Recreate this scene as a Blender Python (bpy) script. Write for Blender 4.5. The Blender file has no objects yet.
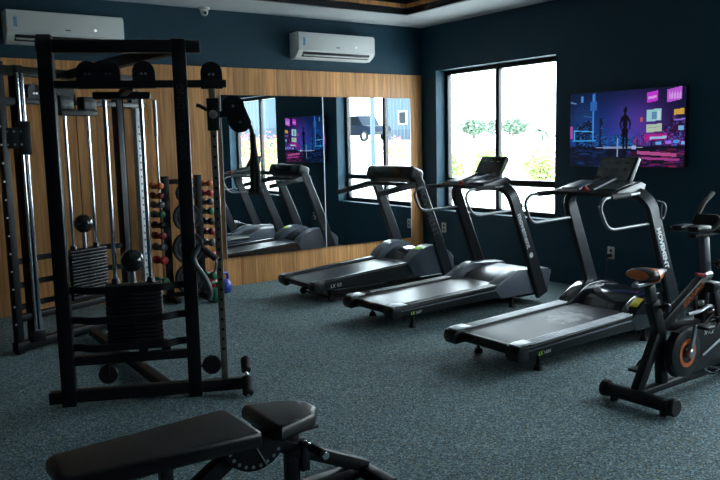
import bpy, bmesh, math, random
import numpy as np
from mathutils import Vector, Matrix
random.seed(7)
S = bpy.context.scene
COL = S.collection
PI = math.pi
# ------------------------------------------------------------------ camera
FPX, YAW, PITCH, ROLL = 759.03, 0.614, 0.1264, -0.0222
CAM = Vector((-6.66, -7.938, 1.6))
fw = Vector((math.sin(YAW)*math.cos(PITCH), math.cos(YAW)*math.cos(PITCH), -math.sin(PITCH)))
r0 = Vector((math.cos(YAW), -math.sin(YAW), 0)); u0 = r0.cross(fw)
RT = math.cos(ROLL)*r0 + math.sin(ROLL)*u0
UP = -math.sin(ROLL)*r0 + math.cos(ROLL)*u0
cd = bpy.data.cameras.new('camera'); cam = bpy.data.objects.new('camera', cd); COL.objects.link(cam)
cd.sensor_width = 36; cd.lens = FPX/720*36; cd.clip_start = 0.05; cd.clip_end = 300
cam.matrix_world = Matrix(((RT.x, UP.x, -fw.x, CAM.x), (RT.y, UP.y, -fw.y, CAM.y), (RT.z, UP.z, -fw.z, CAM.z), (0, 0, 0, 1)))
S.camera = cam
# ------------------------------------------------------------------ world, light, exposure
W = bpy.data.worlds.new('overcast sky'); S.world = W; W.use_nodes = True
wn = W.node_tree; bg = wn.nodes['Background']
bg.inputs[0].default_value = (0.80, 0.91, 1.0, 1); bg.inputs[1].default_value = 16.0
S.view_settings.view_transform = 'Standard'; S.view_settings.look = 'None'
S.view_settings.gamma = 1; S.view_settings.use_curve_mapping = False
S.view_settings.exposure = 0.0
S.cycles.max_bounces = 10; S.cycles.diffuse_bounces = 5; S.cycles.glossy_bounces = 5
S.cycles.transparent_max_bounces = 16; S.cycles.use_denoising = True
def portal(y0, y1, z0, z1, x=0.26):
    ld = bpy.data.lights.new('window_daylight', 'AREA'); ld.shape = 'RECTANGLE'
    ld.size = abs(y1-y0); ld.size_y = z1-z0; ld.cycles.is_portal = True
    o = bpy.data.objects.new('window_daylight', ld); COL.objects.link(o)
    o.matrix_world = Matrix(((0, 0, 1, x), (1, 0, 0, (y0+y1)/2), (0, 1, 0, (z0+z1)/2), (0, 0, 0, 1)))
WIN = [(-2.28, -0.29), (-6.30, -4.30), (-9.6, -7.6)]
WZ0, WZ1 = 0.70, 2.52
for a, b in WIN: portal(a, b, WZ0, WZ1)
FWIN = []
for a, b in FWIN:
    ld = bpy.data.lights.new('window_daylight', 'AREA'); ld.shape = 'RECTANGLE'; ld.size = b-a; ld.size_y = WZ1-WZ0; ld.cycles.is_portal = True
    o = bpy.data.objects.new('window_daylight', ld); COL.objects.link(o)
    o.matrix_world = Matrix(((1, 0, 0, (a+b)/2), (0, 0, -1, -10.76), (0, 1, 0, (WZ0+WZ1)/2), (0, 0, 0, 1)))

# ------------------------------------------------------------------ materials
def mat(name, col, rough=0.5, metal=0.0, bump=0.0, bscale=200, spec=0.5, coat=0.0, var=0.0, vscale=8.0):
    m = bpy.data.materials.new(name); m.use_nodes = True
    t = m.node_tree; b = t.nodes['Principled BSDF']
    b.inputs['Base Color'].default_value = (*col, 1); b.inputs['Roughness'].default_value = rough
    b.inputs['Metallic'].default_value = metal; b.inputs['Specular IOR Level'].default_value = spec
    b.inputs['Coat Weight'].default_value = coat
    tc = t.nodes.new('ShaderNodeTexCoord')
    if bump:
        n = t.nodes.new('ShaderNodeTexNoise'); n.inputs['Scale'].default_value = bscale; n.inputs['Detail'].default_value = 3
        t.links.new(tc.outputs['Object'], n.inputs['Vector'])
        bp = t.nodes.new('ShaderNodeBump'); bp.inputs['Strength'].default_value = bump; bp.inputs['Distance'].default_value = 0.002
        t.links.new(n.outputs['Fac'], bp.inputs['Height']); t.links.new(bp.outputs['Normal'], b.inputs['Normal'])
    if var:
        n = t.nodes.new('ShaderNodeTexNoise'); n.inputs['Scale'].default_value = vscale; n.inputs['Detail'].default_value = 4
        t.links.new(tc.outputs['Object'], n.inputs['Vector'])
        mx = t.nodes.new('ShaderNodeMix'); mx.data_type = 'RGBA'
        mx.inputs['A'].default_value = (*[c*(1-var) for c in col], 1); mx.inputs['B'].default_value = (*[min(1, c*(1+var)) for c in col], 1)
        t.links.new(n.outputs['Fac'], mx.inputs['Factor']); t.links.new(mx.outputs['Result'], b.inputs['Base Color'])
    return m
def emit(name, col, s):
    m = bpy.data.materials.new(name); m.use_nodes = True; t = m.node_tree
    t.nodes.remove(t.nodes['Principled BSDF']); e = t.nodes.new('ShaderNodeEmission')
    e.inputs[0].default_value = (*col, 1); e.inputs[1].default_value = s
    t.links.new(e.outputs[0], t.nodes['Material Output'].inputs[0]); return m
M = {}
M['wall'] = mat('navy wall paint', (0.0085, 0.046, 0.074), 0.6, bump=0.15, bscale=300, var=0.06, spec=0.35)
M['ceil'] = mat('ceiling paint', (0.55, 0.57, 0.58), 0.8, bump=0.05)
M['black'] = mat('black powder coat', (0.006, 0.0065, 0.008), 0.42, bump=0.08, bscale=600, spec=0.35)
M['satin'] = mat('black satin plastic', (0.008, 0.009, 0.011), 0.34, bump=0.05, bscale=500)
M['gloss'] = mat('black gloss plastic', (0.012, 0.014, 0.018), 0.15, coat=0.4)
M['dgrey'] = mat('dark grey metal paint', (0.018, 0.021, 0.026), 0.36, metal=0.2, bump=0.03)
M['grey'] = mat('grey cover plastic', (0.11, 0.125, 0.155), 0.32, bump=0.03)
M['lgrey'] = mat('silver foot strip', (0.62, 0.63, 0.66), 0.40, metal=0.3)
M['chrome'] = mat('chrome', (0.72, 0.74, 0.77), 0.14, metal=1.0)
M['steel'] = mat('brushed steel', (0.45, 0.46, 0.48), 0.3, metal=1.0)
M['railgrey'] = mat('grey rail paint', (0.20, 0.21, 0.22), 0.35, metal=0.6)
M['rubber'] = mat('black rubber', (0.012, 0.012, 0.012), 0.7, bump=0.3, bscale=250)
M['foam'] = mat('black foam grip', (0.014, 0.014, 0.015), 0.75, bump=0.3, bscale=300)
M['leather'] = mat('black vinyl', (0.013, 0.012, 0.012), 0.36, bump=0.25, bscale=350, spec=0.5)
M['iron'] = mat('black weight iron', (0.022, 0.023, 0.026), 0.42, metal=0.2, bump=0.1)
M['white'] = mat('white plastic', (0.85, 0.85, 0.83), 0.35)
M['socket'] = mat('ivory socket plastic', (0.62, 0.58, 0.50), 0.4)
M['orange'] = mat('orange vinyl', (0.75, 0.16, 0.03), 0.4, bump=0.1)
M['red'] = mat('red vinyl', (0.55, 0.03, 0.03), 0.35)
M['maroon'] = mat('maroon vinyl', (0.22, 0.012, 0.018), 0.35)
M['green'] = mat('green vinyl', (0.02, 0.16, 0.08), 0.35)
M['blue'] = mat('blue vinyl', (0.04, 0.07, 0.42), 0.35)
M['greyv'] = mat('grey vinyl', (0.10, 0.10, 0.11), 0.35)
M['yellow'] = mat('yellow caution label', (0.85, 0.62, 0.04), 0.5)
M['lime'] = mat('lime print', (0.55, 0.85, 0.08), 0.5)
M['dimlime'] = mat('dim green print', (0.10, 0.17, 0.03), 0.5)
M['print'] = mat('white print', (0.82, 0.84, 0.86), 0.5)
M['dimprint'] = mat('grey print', (0.10, 0.10, 0.105), 0.5)
M['dprint'] = mat('darker grey print', (0.045, 0.045, 0.047), 0.6)
M['brushed'] = mat('bronze steel', (0.34, 0.27, 0.22), 0.3, metal=0.9)
M['bluepaint'] = mat('pale blue corrugated paint', (0.03, 0.058, 0.085), 0.6)
M['bluepaint2'] = mat('blue corrugated paint', (0.014, 0.036, 0.06), 0.6)
M['concrete'] = mat('pale concrete', (0.72, 0.72, 0.70), 0.9, var=0.1, vscale=0.6)
M['leaf'] = mat('hedge leaves', (0.24, 0.34, 0.09), 0.6, var=0.4, vscale=3)
M['leaf2'] = mat('tree leaves', (0.12, 0.17, 0.12), 0.7, var=0.3, vscale=2)
M['petal'] = mat('pink petals', (0.55, 0.12, 0.12), 0.6)
M['bark'] = mat('bark', (0.14, 0.11, 0.09), 0.9)
M['carpaint'] = mat('navy car paint', (0.006, 0.012, 0.026), 0.5, spec=0.15)
M['carglass'] = mat('tinted car glass', (0.004, 0.006, 0.008), 0.3, spec=0.1)
M['frontmark'] = emit('white emissive mark', (0.9, 0.95, 1.0), 1.2)
M['mirror'] = mat('mirror silver', (0.88, 0.91, 0.91), 0.0, metal=1.0)
# carpet
def carpet():
    m = bpy.data.materials.new('speckled rubber carpet'); m.use_nodes = True; t = m.node_tree; b = t.nodes['Principled BSDF']
    b.inputs['Roughness'].default_value = 0.85; b.inputs['Specular IOR Level'].default_value = 0.25
    tc = t.nodes.new('ShaderNodeTexCoord')
    v = t.nodes.new('ShaderNodeTexVoronoi'); v.inputs['Scale'].default_value = 125; v.feature = 'F1'
    t.links.new(tc.outputs['Object'], v.inputs['Vector'])
    sp = t.nodes.new('ShaderNodeSeparateColor'); t.links.new(v.outputs['Color'], sp.inputs[0])
    cr = t.nodes.new('ShaderNodeValToRGB'); cr.color_ramp.interpolation = 'CONSTANT'
    e = cr.color_ramp.elements
    stops = [(0.0, (0.068, 0.098, 0.108)), (0.28, (0.125, 0.19, 0.215)), (0.62, (0.19, 0.285, 0.32)), (0.84, (0.36, 0.47, 0.48)), (0.94, (0.30, 0.29, 0.17))]
    e[0].position, e[0].color = stops[0][0], (*stops[0][1], 1); e[1].position, e[1].color = stops[1][0], (*stops[1][1], 1)
    for p, c in stops[2:]:
        q = e.new(p); q.color = (*c, 1)
    t.links.new(sp.outputs[0], cr.inputs[0])
    n = t.nodes.new('ShaderNodeTexNoise'); n.inputs['Scale'].default_value = 1.3; n.inputs['Detail'].default_value = 5
    t.links.new(tc.outputs['Object'], n.inputs['Vector'])
    mr = t.nodes.new('ShaderNodeMapRange'); mr.inputs[3].default_value = 0.75; mr.inputs[4].default_value = 1.25
    t.links.new(n.outputs['Fac'], mr.inputs[0])
    mx = t.nodes.new('ShaderNodeVectorMath'); mx.operation = 'SCALE'
    t.links.new(cr.outputs[0], mx.inputs[0]); t.links.new(mr.outputs[0], mx.inputs['Scale'])
    t.links.new(mx.outputs[0], b.inputs['Base Color'])
    bp = t.nodes.new('ShaderNodeBump'); bp.inputs['Strength'].default_value = 0.5; bp.inputs['Distance'].default_value = 0.004
    t.links.new(v.outputs['Distance'], bp.inputs['Height']); t.links.new(bp.outputs[0], b.inputs['Normal'])
    return m
M['carpet'] = carpet()
def wood():
    m = bpy.data.materials.new('oak cladding'); m.use_nodes = True; t = m.node_tree; b = t.nodes['Principled BSDF']
    b.inputs['Roughness'].default_value = 0.5
    tc = t.nodes.new('ShaderNodeTexCoord'); mp = t.nodes.new('ShaderNodeMapping'); mp.inputs['Scale'].default_value = (22, 22, 0.9)
    t.links.new(tc.outputs['Object'], mp.inputs['Vector'])
    n = t.nodes.new('ShaderNodeTexNoise'); n.inputs['Scale'].default_value = 1.6; n.inputs['Detail'].default_value = 6; n.inputs['Distortion'].default_value = 0.6
    t.links.new(mp.outputs[0], n.inputs['Vector'])
    cr = t.nodes.new('ShaderNodeValToRGB'); e = cr.color_ramp.elements
    e[0].position = 0.30; e[0].color = (0.46, 0.180, 0.050, 1); e[1].position = 0.72; e[1].color = (0.86, 0.43, 0.155, 1)
    t.links.new(n.outputs['Fac'], cr.inputs[0])
    # plank seams and plank to plank tone
    sx = t.nodes.new('ShaderNodeSeparateXYZ'); t.links.new(tc.outputs['Object'], sx.inputs[0])
    dv = t.nodes.new('ShaderNodeMath'); dv.operation = 'DIVIDE'; dv.inputs[1].default_value = 0.185
    t.links.new(sx.outputs[0], dv.inputs[0])
    fl = t.nodes.new('ShaderNodeMath'); fl.operation = 'FLOOR'; t.links.new(dv.outputs[0], fl.inputs[0])
    wn_ = t.nodes.new('ShaderNodeTexWhiteNoise'); wn_.noise_dimensions = '1D'; t.links.new(fl.outputs[0], wn_.inputs['W'])
    mr = t.nodes.new('ShaderNodeMapRange'); mr.inputs[3].default_value = 0.82; mr.inputs[4].default_value = 1.12
    t.links.new(wn_.outputs['Value'], mr.inputs[0])
    fr = t.nodes.new('ShaderNodeMath'); fr.operation = 'FRACT'; t.links.new(dv.outputs[0], fr.inputs[0])
    gt = t.nodes.new('ShaderNodeMath'); gt.operation = 'GREATER_THAN'; gt.inputs[1].default_value = 0.025; t.links.new(fr.outputs[0], gt.inputs[0])
    mr2 = t.nodes.new('ShaderNodeMapRange'); mr2.inputs[3].default_value = 0.55; mr2.inputs[4].default_value = 1.0; t.links.new(gt.outputs[0], mr2.inputs[0])
    mu = t.nodes.new('ShaderNodeMath'); mu.operation = 'MULTIPLY'; t.links.new(mr.outputs[0], mu.inputs[0]); t.links.new(mr2.outputs[0], mu.inputs[1])
    sc = t.nodes.new('ShaderNodeVectorMath'); sc.operation = 'SCALE'; t.links.new(cr.outputs[0], sc.inputs[0]); t.links.new(mu.outputs[0], sc.inputs['Scale'])
    t.links.new(sc.outputs[0], b.inputs['Base Color'])
    return m
M['wood'] = wood()
def belt():
    m = mat('running belt', (0.014, 0.016, 0.020), 0.33, bump=0.10, bscale=400)
    return m
M['belt'] = belt()
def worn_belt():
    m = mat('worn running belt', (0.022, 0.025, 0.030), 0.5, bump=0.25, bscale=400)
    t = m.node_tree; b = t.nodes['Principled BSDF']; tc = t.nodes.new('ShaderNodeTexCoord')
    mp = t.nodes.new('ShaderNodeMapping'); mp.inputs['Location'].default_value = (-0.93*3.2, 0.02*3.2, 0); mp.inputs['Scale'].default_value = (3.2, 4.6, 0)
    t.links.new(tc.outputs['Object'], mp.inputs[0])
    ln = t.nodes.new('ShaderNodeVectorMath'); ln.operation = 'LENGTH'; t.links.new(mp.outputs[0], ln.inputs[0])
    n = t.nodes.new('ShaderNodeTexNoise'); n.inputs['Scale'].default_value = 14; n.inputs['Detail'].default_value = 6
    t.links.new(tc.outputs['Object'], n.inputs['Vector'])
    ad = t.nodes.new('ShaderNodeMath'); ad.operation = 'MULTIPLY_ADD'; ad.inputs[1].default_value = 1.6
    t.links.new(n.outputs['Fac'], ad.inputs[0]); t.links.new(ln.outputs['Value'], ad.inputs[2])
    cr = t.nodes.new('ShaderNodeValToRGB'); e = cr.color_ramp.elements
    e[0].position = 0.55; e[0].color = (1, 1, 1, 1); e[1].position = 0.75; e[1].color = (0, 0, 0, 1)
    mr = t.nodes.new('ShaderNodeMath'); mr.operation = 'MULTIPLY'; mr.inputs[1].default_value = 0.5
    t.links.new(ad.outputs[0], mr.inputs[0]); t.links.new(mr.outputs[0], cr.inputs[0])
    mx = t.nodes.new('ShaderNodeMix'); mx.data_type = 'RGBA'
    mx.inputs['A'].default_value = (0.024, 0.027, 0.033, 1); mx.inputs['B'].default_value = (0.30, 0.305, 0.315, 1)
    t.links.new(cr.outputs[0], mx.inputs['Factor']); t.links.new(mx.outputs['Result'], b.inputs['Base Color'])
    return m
M['wornbelt'] = worn_belt()
def glass():
    m = bpy.data.materials.new('window glass'); m.use_nodes = True; t = m.node_tree; t.nodes.remove(t.nodes['Principled BSDF'])
    tr = t.nodes.new('ShaderNodeBsdfTransparent'); tr.inputs[0].default_value = (0.93, 0.96, 0.95, 1)
    g = t.nodes.new('ShaderNodeBsdfGlossy'); g.inputs['Roughness'].default_value = 0.0
    lw = t.nodes.new('ShaderNodeLayerWeight'); pw = t.nodes.new('ShaderNodeMath'); pw.operation = 'POWER'; pw.inputs[1].default_value = 5
    f = t.nodes.new('ShaderNodeMath'); f.operation = 'MULTIPLY_ADD'; f.inputs[1].default_value = 0.9; f.inputs[2].default_value = 0.04
    t.links.new(lw.outputs['Facing'], pw.inputs[0]); t.links.new(pw.outputs[0], f.inputs[0])
    mx = t.nodes.new('ShaderNodeMixShader'); t.links.new(f.outputs[0], mx.inputs[0]); t.links.new(tr.outputs[0], mx.inputs[1]); t.links.new(g.outputs[0], mx.inputs[2])
    t.links.new(mx.outputs[0], t.nodes['Material Output'].inputs[0]); return m
M['glass'] = glass()

# ------------------------------------------------------------------ mesh helpers
def frame(axis):
    a = Vector(axis).normalized(); h = Vector((0, 0, 1)) if abs(a.z) < 0.95 else Vector((1, 0, 0))
    x = h.cross(a).normalized(); return x, a.cross(x), a
class MB:
    def __init__(s): s.bm = bmesh.new()
    def _tail(s, vs, T):
        if T is not None:
            for v in vs: v.co = T @ v.co
    def box(s, c, d, bev=0.0, R=None, seg=2):
        r = bmesh.ops.create_cube(s.bm, size=1); vs = r['verts']
        for v in vs: v.co = Vector((v.co.x*d[0], v.co.y*d[1], v.co.z*d[2]))
        if bev:
            es = {e for v in vs for e in v.link_edges}
            rr = bmesh.ops.bevel(s.bm, geom=list(es), offset=min(bev, 0.49*min(d)), segments=seg, profile=0.5, affect='EDGES')
            vs = list({v for f in rr['faces'] for v in f.verts} | {v for v in vs if v.is_valid})
        T = Matrix.Translation(Vector(c)) @ (R.to_4x4() if R is not None else Matrix())
        s._tail(vs, T); return s
    def bar(s, p0, p1, w, h, bev=0.004, up=(0, 0, 1), ext=0.0):
        p0, p1 = Vector(p0), Vector(p1); d = (p1-p0); L = d.length; d.normalize()
        u = Vector(up)
        if abs(d.dot(u)) > 0.98: u = Vector((1, 0, 0))
        sd = u.cross(d).normalized(); uu = d.cross(sd)
        R = Matrix((d, sd, uu)).transposed()
        return s.box((p0+p1)/2, (L+2*ext, w, h), bev, R)
    def cyl(s, p0, p1, r, r2=None, seg=20, bev=0.0):
        p0, p1 = Vector(p0), Vector(p1); r2 = r if r2 is None else r2
        x, y, a = frame(p1-p0); L = (p1-p0).length
        prof = [(r, 0), (r2, L)]
        if bev: prof = [(r-bev, 0), (r, bev), (r2, L-bev), (r2-bev, L)]
        return s.rings(p0, x, y, a, prof, seg)
    def rings(s, o, x, y, a, prof, seg=20, cap=True):
        rs = []
        for r, h in prof:
            rs.append([s.bm.verts.new(o + a*h + (x*math.cos(2*PI*k/seg) + y*math.sin(2*PI*k/seg))*max(r, 1e-4)) for k in range(seg)])
        for i in range(len(rs)-1):
            for k in range(seg):
                s.bm.faces.new((rs[i][k], rs[i][(k+1) % seg], rs[i+1][(k+1) % seg], rs[i+1][k]))
        if cap:
            s.bm.faces.new(rs[0][::-1]); s.bm.faces.new(rs[-1])
        return s
    def lathe(s, o, axis, prof, seg=24):
        x, y, a = frame(axis); return s.rings(Vector(o), x, y, a, prof, seg)
    def ring(s, o, axis, R, r, seg=32, sub=10):
        x, y, a = frame(axis); o = Vector(o); rs = []
        for i in range(seg):
            t = 2*PI*i/seg; d = x*math.cos(t)+y*math.sin(t)
            rs.append([s.bm.verts.new(o + d*(R+r*math.cos(2*PI*k/sub)) + a*(r*math.sin(2*PI*k/sub))) for k in range(sub)])
        for i in range(seg):
            A, B = rs[i], rs[(i+1) % seg]
            for k in range(sub): s.bm.faces.new((A[k], B[k], B[(k+1) % sub], A[(k+1) % sub]))
        return s
    def sph(s, c, r, sc=(1, 1, 1), seg=20):
        rr = bmesh.ops.create_uvsphere(s.bm, u_segments=seg, v_segments=seg//2+2, radius=r)
        for v in rr['verts']: v.co = Vector(c) + Vector((v.co.x*sc[0], v.co.y*sc[1], v.co.z*sc[2]))
        return s
    def tube(s, pts, r, seg=10, smooth=0):
        P = [Vector(p) for p in pts]
        if smooth: P = fillet(P, smooth)
        n = len(P); rs = []; x = None
        for i in range(n):
            d = (P[min(i+1, n-1)]-P[max(i-1, 0)]).normalized()
            if x is None: x, y, _ = frame(d)
            x = (x - d*x.dot(d)).normalized(); y = d.cross(x)
            ri = r[i] if isinstance(r, (list, tuple)) else r
            rs.append([s.bm.verts.new(P[i] + (x*math.cos(2*PI*k/seg)+y*math.sin(2*PI*k/seg))*ri) for k in range(seg)])
        for i in range(n-1):
            for k in range(seg): s.bm.faces.new((rs[i][k], rs[i][(k+1) % seg], rs[i+1][(k+1) % seg], rs[i+1][k]))
        s.bm.faces.new(rs[0][::-1]); s.bm.faces.new(rs[-1]); return s
    def sweep(s, P, wdir, w, t, bev=0.006):
        """rectangle swept along P: width w along the fixed direction wdir, thickness t across it (scalars or lists)"""
        P = [Vector(p) for p in P]; n = len(P); wd = Vector(wdir).normalized(); rs = []
        for i in range(n):
            d = (P[min(i+1, n-1)]-P[max(i-1, 0)]).normalized(); th = d.cross(wd).normalized()
            a = (w[i] if isinstance(w, list) else w)/2; b = (t[i] if isinstance(t, list) else t)/2; c = min(bev, a*.6, b*.6)
            rs.append([s.bm.verts.new(P[i]+wd*p+th*q) for p, q in ((a-c, b), (a, b-c), (a, -b+c), (a-c, -b), (-a+c, -b), (-a, -b+c), (-a, b-c), (-a+c, b))])
        for i in range(n-1):
            for k in range(8): s.bm.faces.new((rs[i][k], rs[i][(k+1) % 8], rs[i+1][(k+1) % 8], rs[i+1][k]))
        s.bm.faces.new(rs[0][::-1]); s.bm.faces.new(rs[-1]); return s
    def prism(s, poly, a0, a1, axis='y', bev=0.0):
        """polygon in the plane across axis, extruded from a0 to a1"""
        def P(p, q): return {'y': (p[0], q, p[1]), 'x': (q, p[0], p[1]), 'z': (p[0], p[1], q)}[axis]
        A = [s.bm.verts.new(P(p, a0)) for p in poly]; B = [s.bm.verts.new(P(p, a1)) for p in poly]; n = len(poly)
        fs = [s.bm.faces.new(A), s.bm.faces.new(B[::-1])]
        for k in range(n): fs.append(s.bm.faces.new((A[(k+1) % n], A[k], B[k], B[(k+1) % n])))
        if bev:
            bmesh.ops.bevel(s.bm, geom=list(set(fs[0].edges) | set(fs[1].edges)), offset=bev, segments=2, profile=0.5, affect='EDGES')
        return s
    def loft(s, secs, cap=True):
        rs = [[s.bm.verts.new(p) for p in sec] for sec in secs]
        for i in range(len(rs)-1):
            n = len(rs[i])
            for k in range(n): s.bm.faces.new((rs[i][k], rs[i][(k+1) % n], rs[i+1][(k+1) % n], rs[i+1][k]))
        if cap: s.bm.faces.new(rs[0][::-1]); s.bm.faces.new(rs[-1])
        return s
    def move(s, T):
        for v in s.bm.verts: v.co = T @ v.co
        return s
    def obj(s, name, m, parent=None, angle=35, offset=None):
        bmesh.ops.recalc_face_normals(s.bm, faces=s.bm.faces)
        if offset is not None:
            for v in s.bm.verts: v.co -= Vector(offset)
        me = bpy.data.meshes.new(name); s.bm.to_mesh(me); s.bm.free()
        me.shade_smooth(); me.set_sharp_from_angle(angle=math.radians(angle))
        for q in (m if isinstance(m, (list, tuple)) else [m]): me.materials.append(M[q] if isinstance(q, str) else q)
        o = bpy.data.objects.new(name, me); COL.objects.link(o)
        if parent is not None: o.parent = parent
        return o
def fillet(P, r, n=5):
    out = [P[0]]
    for i in range(1, len(P)-1):
        a, b, c = P[i-1], P[i], P[i+1]; u = (a-b); v = (c-b)
        k = min(r, u.length*.48, v.length*.48); p0 = b+u.normalized()*k; p1 = b+v.normalized()*k
        for j in range(n+1):
            t = j/n; out.append(p0*(1-t)**2 + b*2*t*(1-t) + p1*t*t)
    out.append(P[-1]); return out
def tag(o, label, cat, group=None):
    o['label'] = label; o['category'] = cat
    if group: o['group'] = group
    return o
def thing(name, label, cat, loc=(0, 0, 0), rz=0.0, group=None):
    o = bpy.data.objects.new(name, None); COL.objects.link(o); o.empty_display_size = 0.1
    o.location = loc; o.rotation_euler = (0, 0, rz); return tag(o, label, cat, group)
def struct(o): o['kind'] = 'structure'; return o
def lettering(body, size, org, xd, yd, m, parent, ext=0.0012, bold=0.0, shear=0.0, name='lettering'):
    c = bpy.data.curves.new('t', 'FONT'); c.body = body; c.size = size; c.extrude = ext; c.offset = bold; c.shear = shear
    c.align_x = 'LEFT'; c.align_y = 'CENTER'; c.resolution_u = 3
    o = bpy.data.objects.new('t', c); COL.objects.link(o)
    dg = bpy.context.evaluated_depsgraph_get(); me = bpy.data.meshes.new_from_object(o.evaluated_get(dg))
    bpy.data.objects.remove(o); bpy.data.curves.remove(c)
    x = Vector(xd).normalized(); y = Vector(yd).normalized(); z = x.cross(y)
    T = Matrix(((x.x, y.x, z.x, org[0]), (x.y, y.y, z.y, org[1]), (x.z, y.z, z.z, org[2]), (0, 0, 0, 1)))
    me.transform(T); me.name = name; me.materials.clear(); me.materials.append(M[m])
    o = bpy.data.objects.new(name, me); COL.objects.link(o); o.parent = parent; return o
def copy_tree(o, parent=None):
    c = o.copy(); COL.objects.link(c)
    if parent is not None: c.parent = parent
    for ch in list(o.children): copy_tree(ch, c)
    return c
def ray(x, y): return fw + RT*((x-360)/FPX) + UP*((240-y)/FPX)
def at(x, y, axis, val):
    d = ray(x, y); t = (val-CAM[axis])/d[axis]; return CAM + d*t

# ================================================================== the setting
XL, YF, HC = -9.5, -10.5, 3.096
struct(MB().box((XL/2, YF/2, -0.05), (-XL+1.0, -YF+1.0, 0.1)).obj('floor', 'carpet'))
T = 0.25
struct(MB().box((XL/2+T/2, T/2, HC/2), (-XL+T+0.2, T, HC)).obj('wall_back', 'wall'))
struct(MB().box((XL-T/2, YF/2, HC/2), (T, -YF+2*T, HC)).obj('wall_left', 'wall'))
wf = MB(); xs_ = [XL] + [v for a, b in FWIN for v in (a, b)] + [0.0]
for i in range(0, len(xs_), 2): wf.box(((xs_[i]+xs_[i+1])/2, YF-T/2, HC/2), (xs_[i+1]-xs_[i], T, HC))
for a, b in FWIN:
    wf.box(((a+b)/2, YF-T/2, WZ0/2), (b-a, T, WZ0)); wf.box(((a+b)/2, YF-T/2, (WZ1+HC)/2), (b-a, T, HC-WZ1))
struct(wf.obj('wall_front', 'wall'))
for i, (a, b) in enumerate(FWIN):
    f = MB(); yg = YF-0.19; xc = (a+b)/2
    for z in (WZ0+0.0275, WZ1-0.0275, 1.085): f.box((xc, yg, z), (b-a, 0.07, 0.055))
    for x in (a+0.0275, xc, b-0.0275): f.box((x, yg, (WZ0+WZ1)/2), (0.055, 0.068, WZ1-WZ0-0.05))
    fo = struct(f.obj('window_%d' % (i+4), 'satin'))
    for x0, x1 in ((a+0.055, xc-0.0275), (xc+0.0275, b-0.055)): MB().box(((x0+x1)/2, yg, (WZ0+WZ1)/2), (x1-x0, 0.006, WZ1-WZ0-0.11)).obj('pane', 'glass', fo)
wr = MB(); ys = [0.0] + [v for a, b in WIN for v in (b, a)] + [YF]
for i in range(0, len(ys), 2):
    wr.box((T/2, (ys[i]+ys[i+1])/2, HC/2), (T, ys[i]-ys[i+1], HC))
for a, b in WIN:
    wr.box((T/2, (a+b)/2, WZ0/2), (T, b-a, WZ0)); wr.box((T/2, (a+b)/2, (WZ1+HC)/2), (T, b-a, HC-WZ1))
struct(wr.obj('wall_right', 'wall'))
# ceiling with a recessed tray
tx0, tx1, ty0, ty1 = -6.8, -0.92, -7.5, -0.85
ce = MB(); Hh = 0.25
ce.box(((XL+tx0)/2, YF/2, HC+Hh/2), (tx0-XL, -YF, Hh)); ce.box((tx1/2, YF/2, HC+Hh/2), (-tx1, -YF, Hh))
ce.box(((tx0+tx1)/2, (YF+ty0)/2, HC+Hh/2), (tx1-tx0, ty0-YF, Hh)); ce.box(((tx0+tx1)/2, ty1/2, HC+Hh/2), (tx1-tx0, -ty1, Hh))
ce.box(((tx0+tx1)/2, (ty0+ty1)/2, HC+Hh+0.05), (tx1-tx0+0.2, ty1-ty0+0.2, 0.1))
struct(ce.obj('ceiling', 'ceil'))
def rect_frame(mb, x0, x1, y0, y1, z0, z1, w):
    mb.box(((x0+x1)/2, y1-w/2, (z0+z1)/2), (x1-x0, w, z1-z0)); mb.box(((x0+x1)/2, y0+w/2, (z0+z1)/2), (x1-x0, w, z1-z0))
    mb.box((x0+w/2, (y0+y1)/2, (z0+z1)/2), (w, y1-y0-2*w, z1-z0)); mb.box((x1-w/2, (y0+y1)/2, (z0+z1)/2), (w, y1-y0-2*w, z1-z0))
    return mb
struct(rect_frame(MB(), tx0, tx1, ty0, ty1, HC-0.03, HC+0.04, 0.055).obj('trim_1', 'dgrey'))
struct(rect_frame(MB(), tx0+0.005, tx1-0.005, ty0+0.005, ty1-0.005, HC+0.04, HC+0.085, 0.06).obj('trim_2', 'wood'))
struct(rect_frame(MB(), tx0+0.005, tx1-0.005, ty0+0.005, ty1-0.005, HC+0.085, HC+0.24, 0.06).obj('trim_3', 'black'))
# oak cladding on the back wall
struct(MB().box((XL/2-0.005, -0.012, 2.478/2), (-XL-0.04, 0.024, 2.478)).obj('trim_4', 'wood'))
# windows
for i, (a, b) in enumerate(WIN):
    xg = 0.19; yc = (a+b)/2; zt = 1.085
    f = MB(); fr = 0.055
    f.box((xg, yc, WZ1-fr/2), (0.07, b-a, fr), 0.004); f.box((xg, yc, WZ0+fr/2), (0.07, b-a, fr), 0.004)
    f.box((xg, a+fr/2, (WZ0+WZ1)/2), (0.07, fr, WZ1-WZ0-2*fr), 0.004); f.box((xg, b-fr/2, (WZ0+WZ1)/2), (0.07, fr, WZ1-WZ0-2*fr), 0.004)
    f.box((xg, yc, zt), (0.068, b-a-2*fr, 0.075), 0.004)
    f.box((xg, yc+0.05, (WZ0+WZ1)/2), (0.06, 0.06, WZ1-WZ0-2*fr), 0.004)
    fo = struct(f.obj('window_%d' % (i+1), 'satin'))
    for y0, y1 in ((a+fr, yc+0.02), (yc+0.08, b-fr)):
        for z0, z1 in ((WZ0+fr, zt-0.0375), (zt+0.0375, WZ1-fr)):
            MB().box((xg, (y0+y1)/2, (z0+z1)/2), (0.006, y1-y0, z1-z0)).obj('pane', 'glass', fo)

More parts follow.
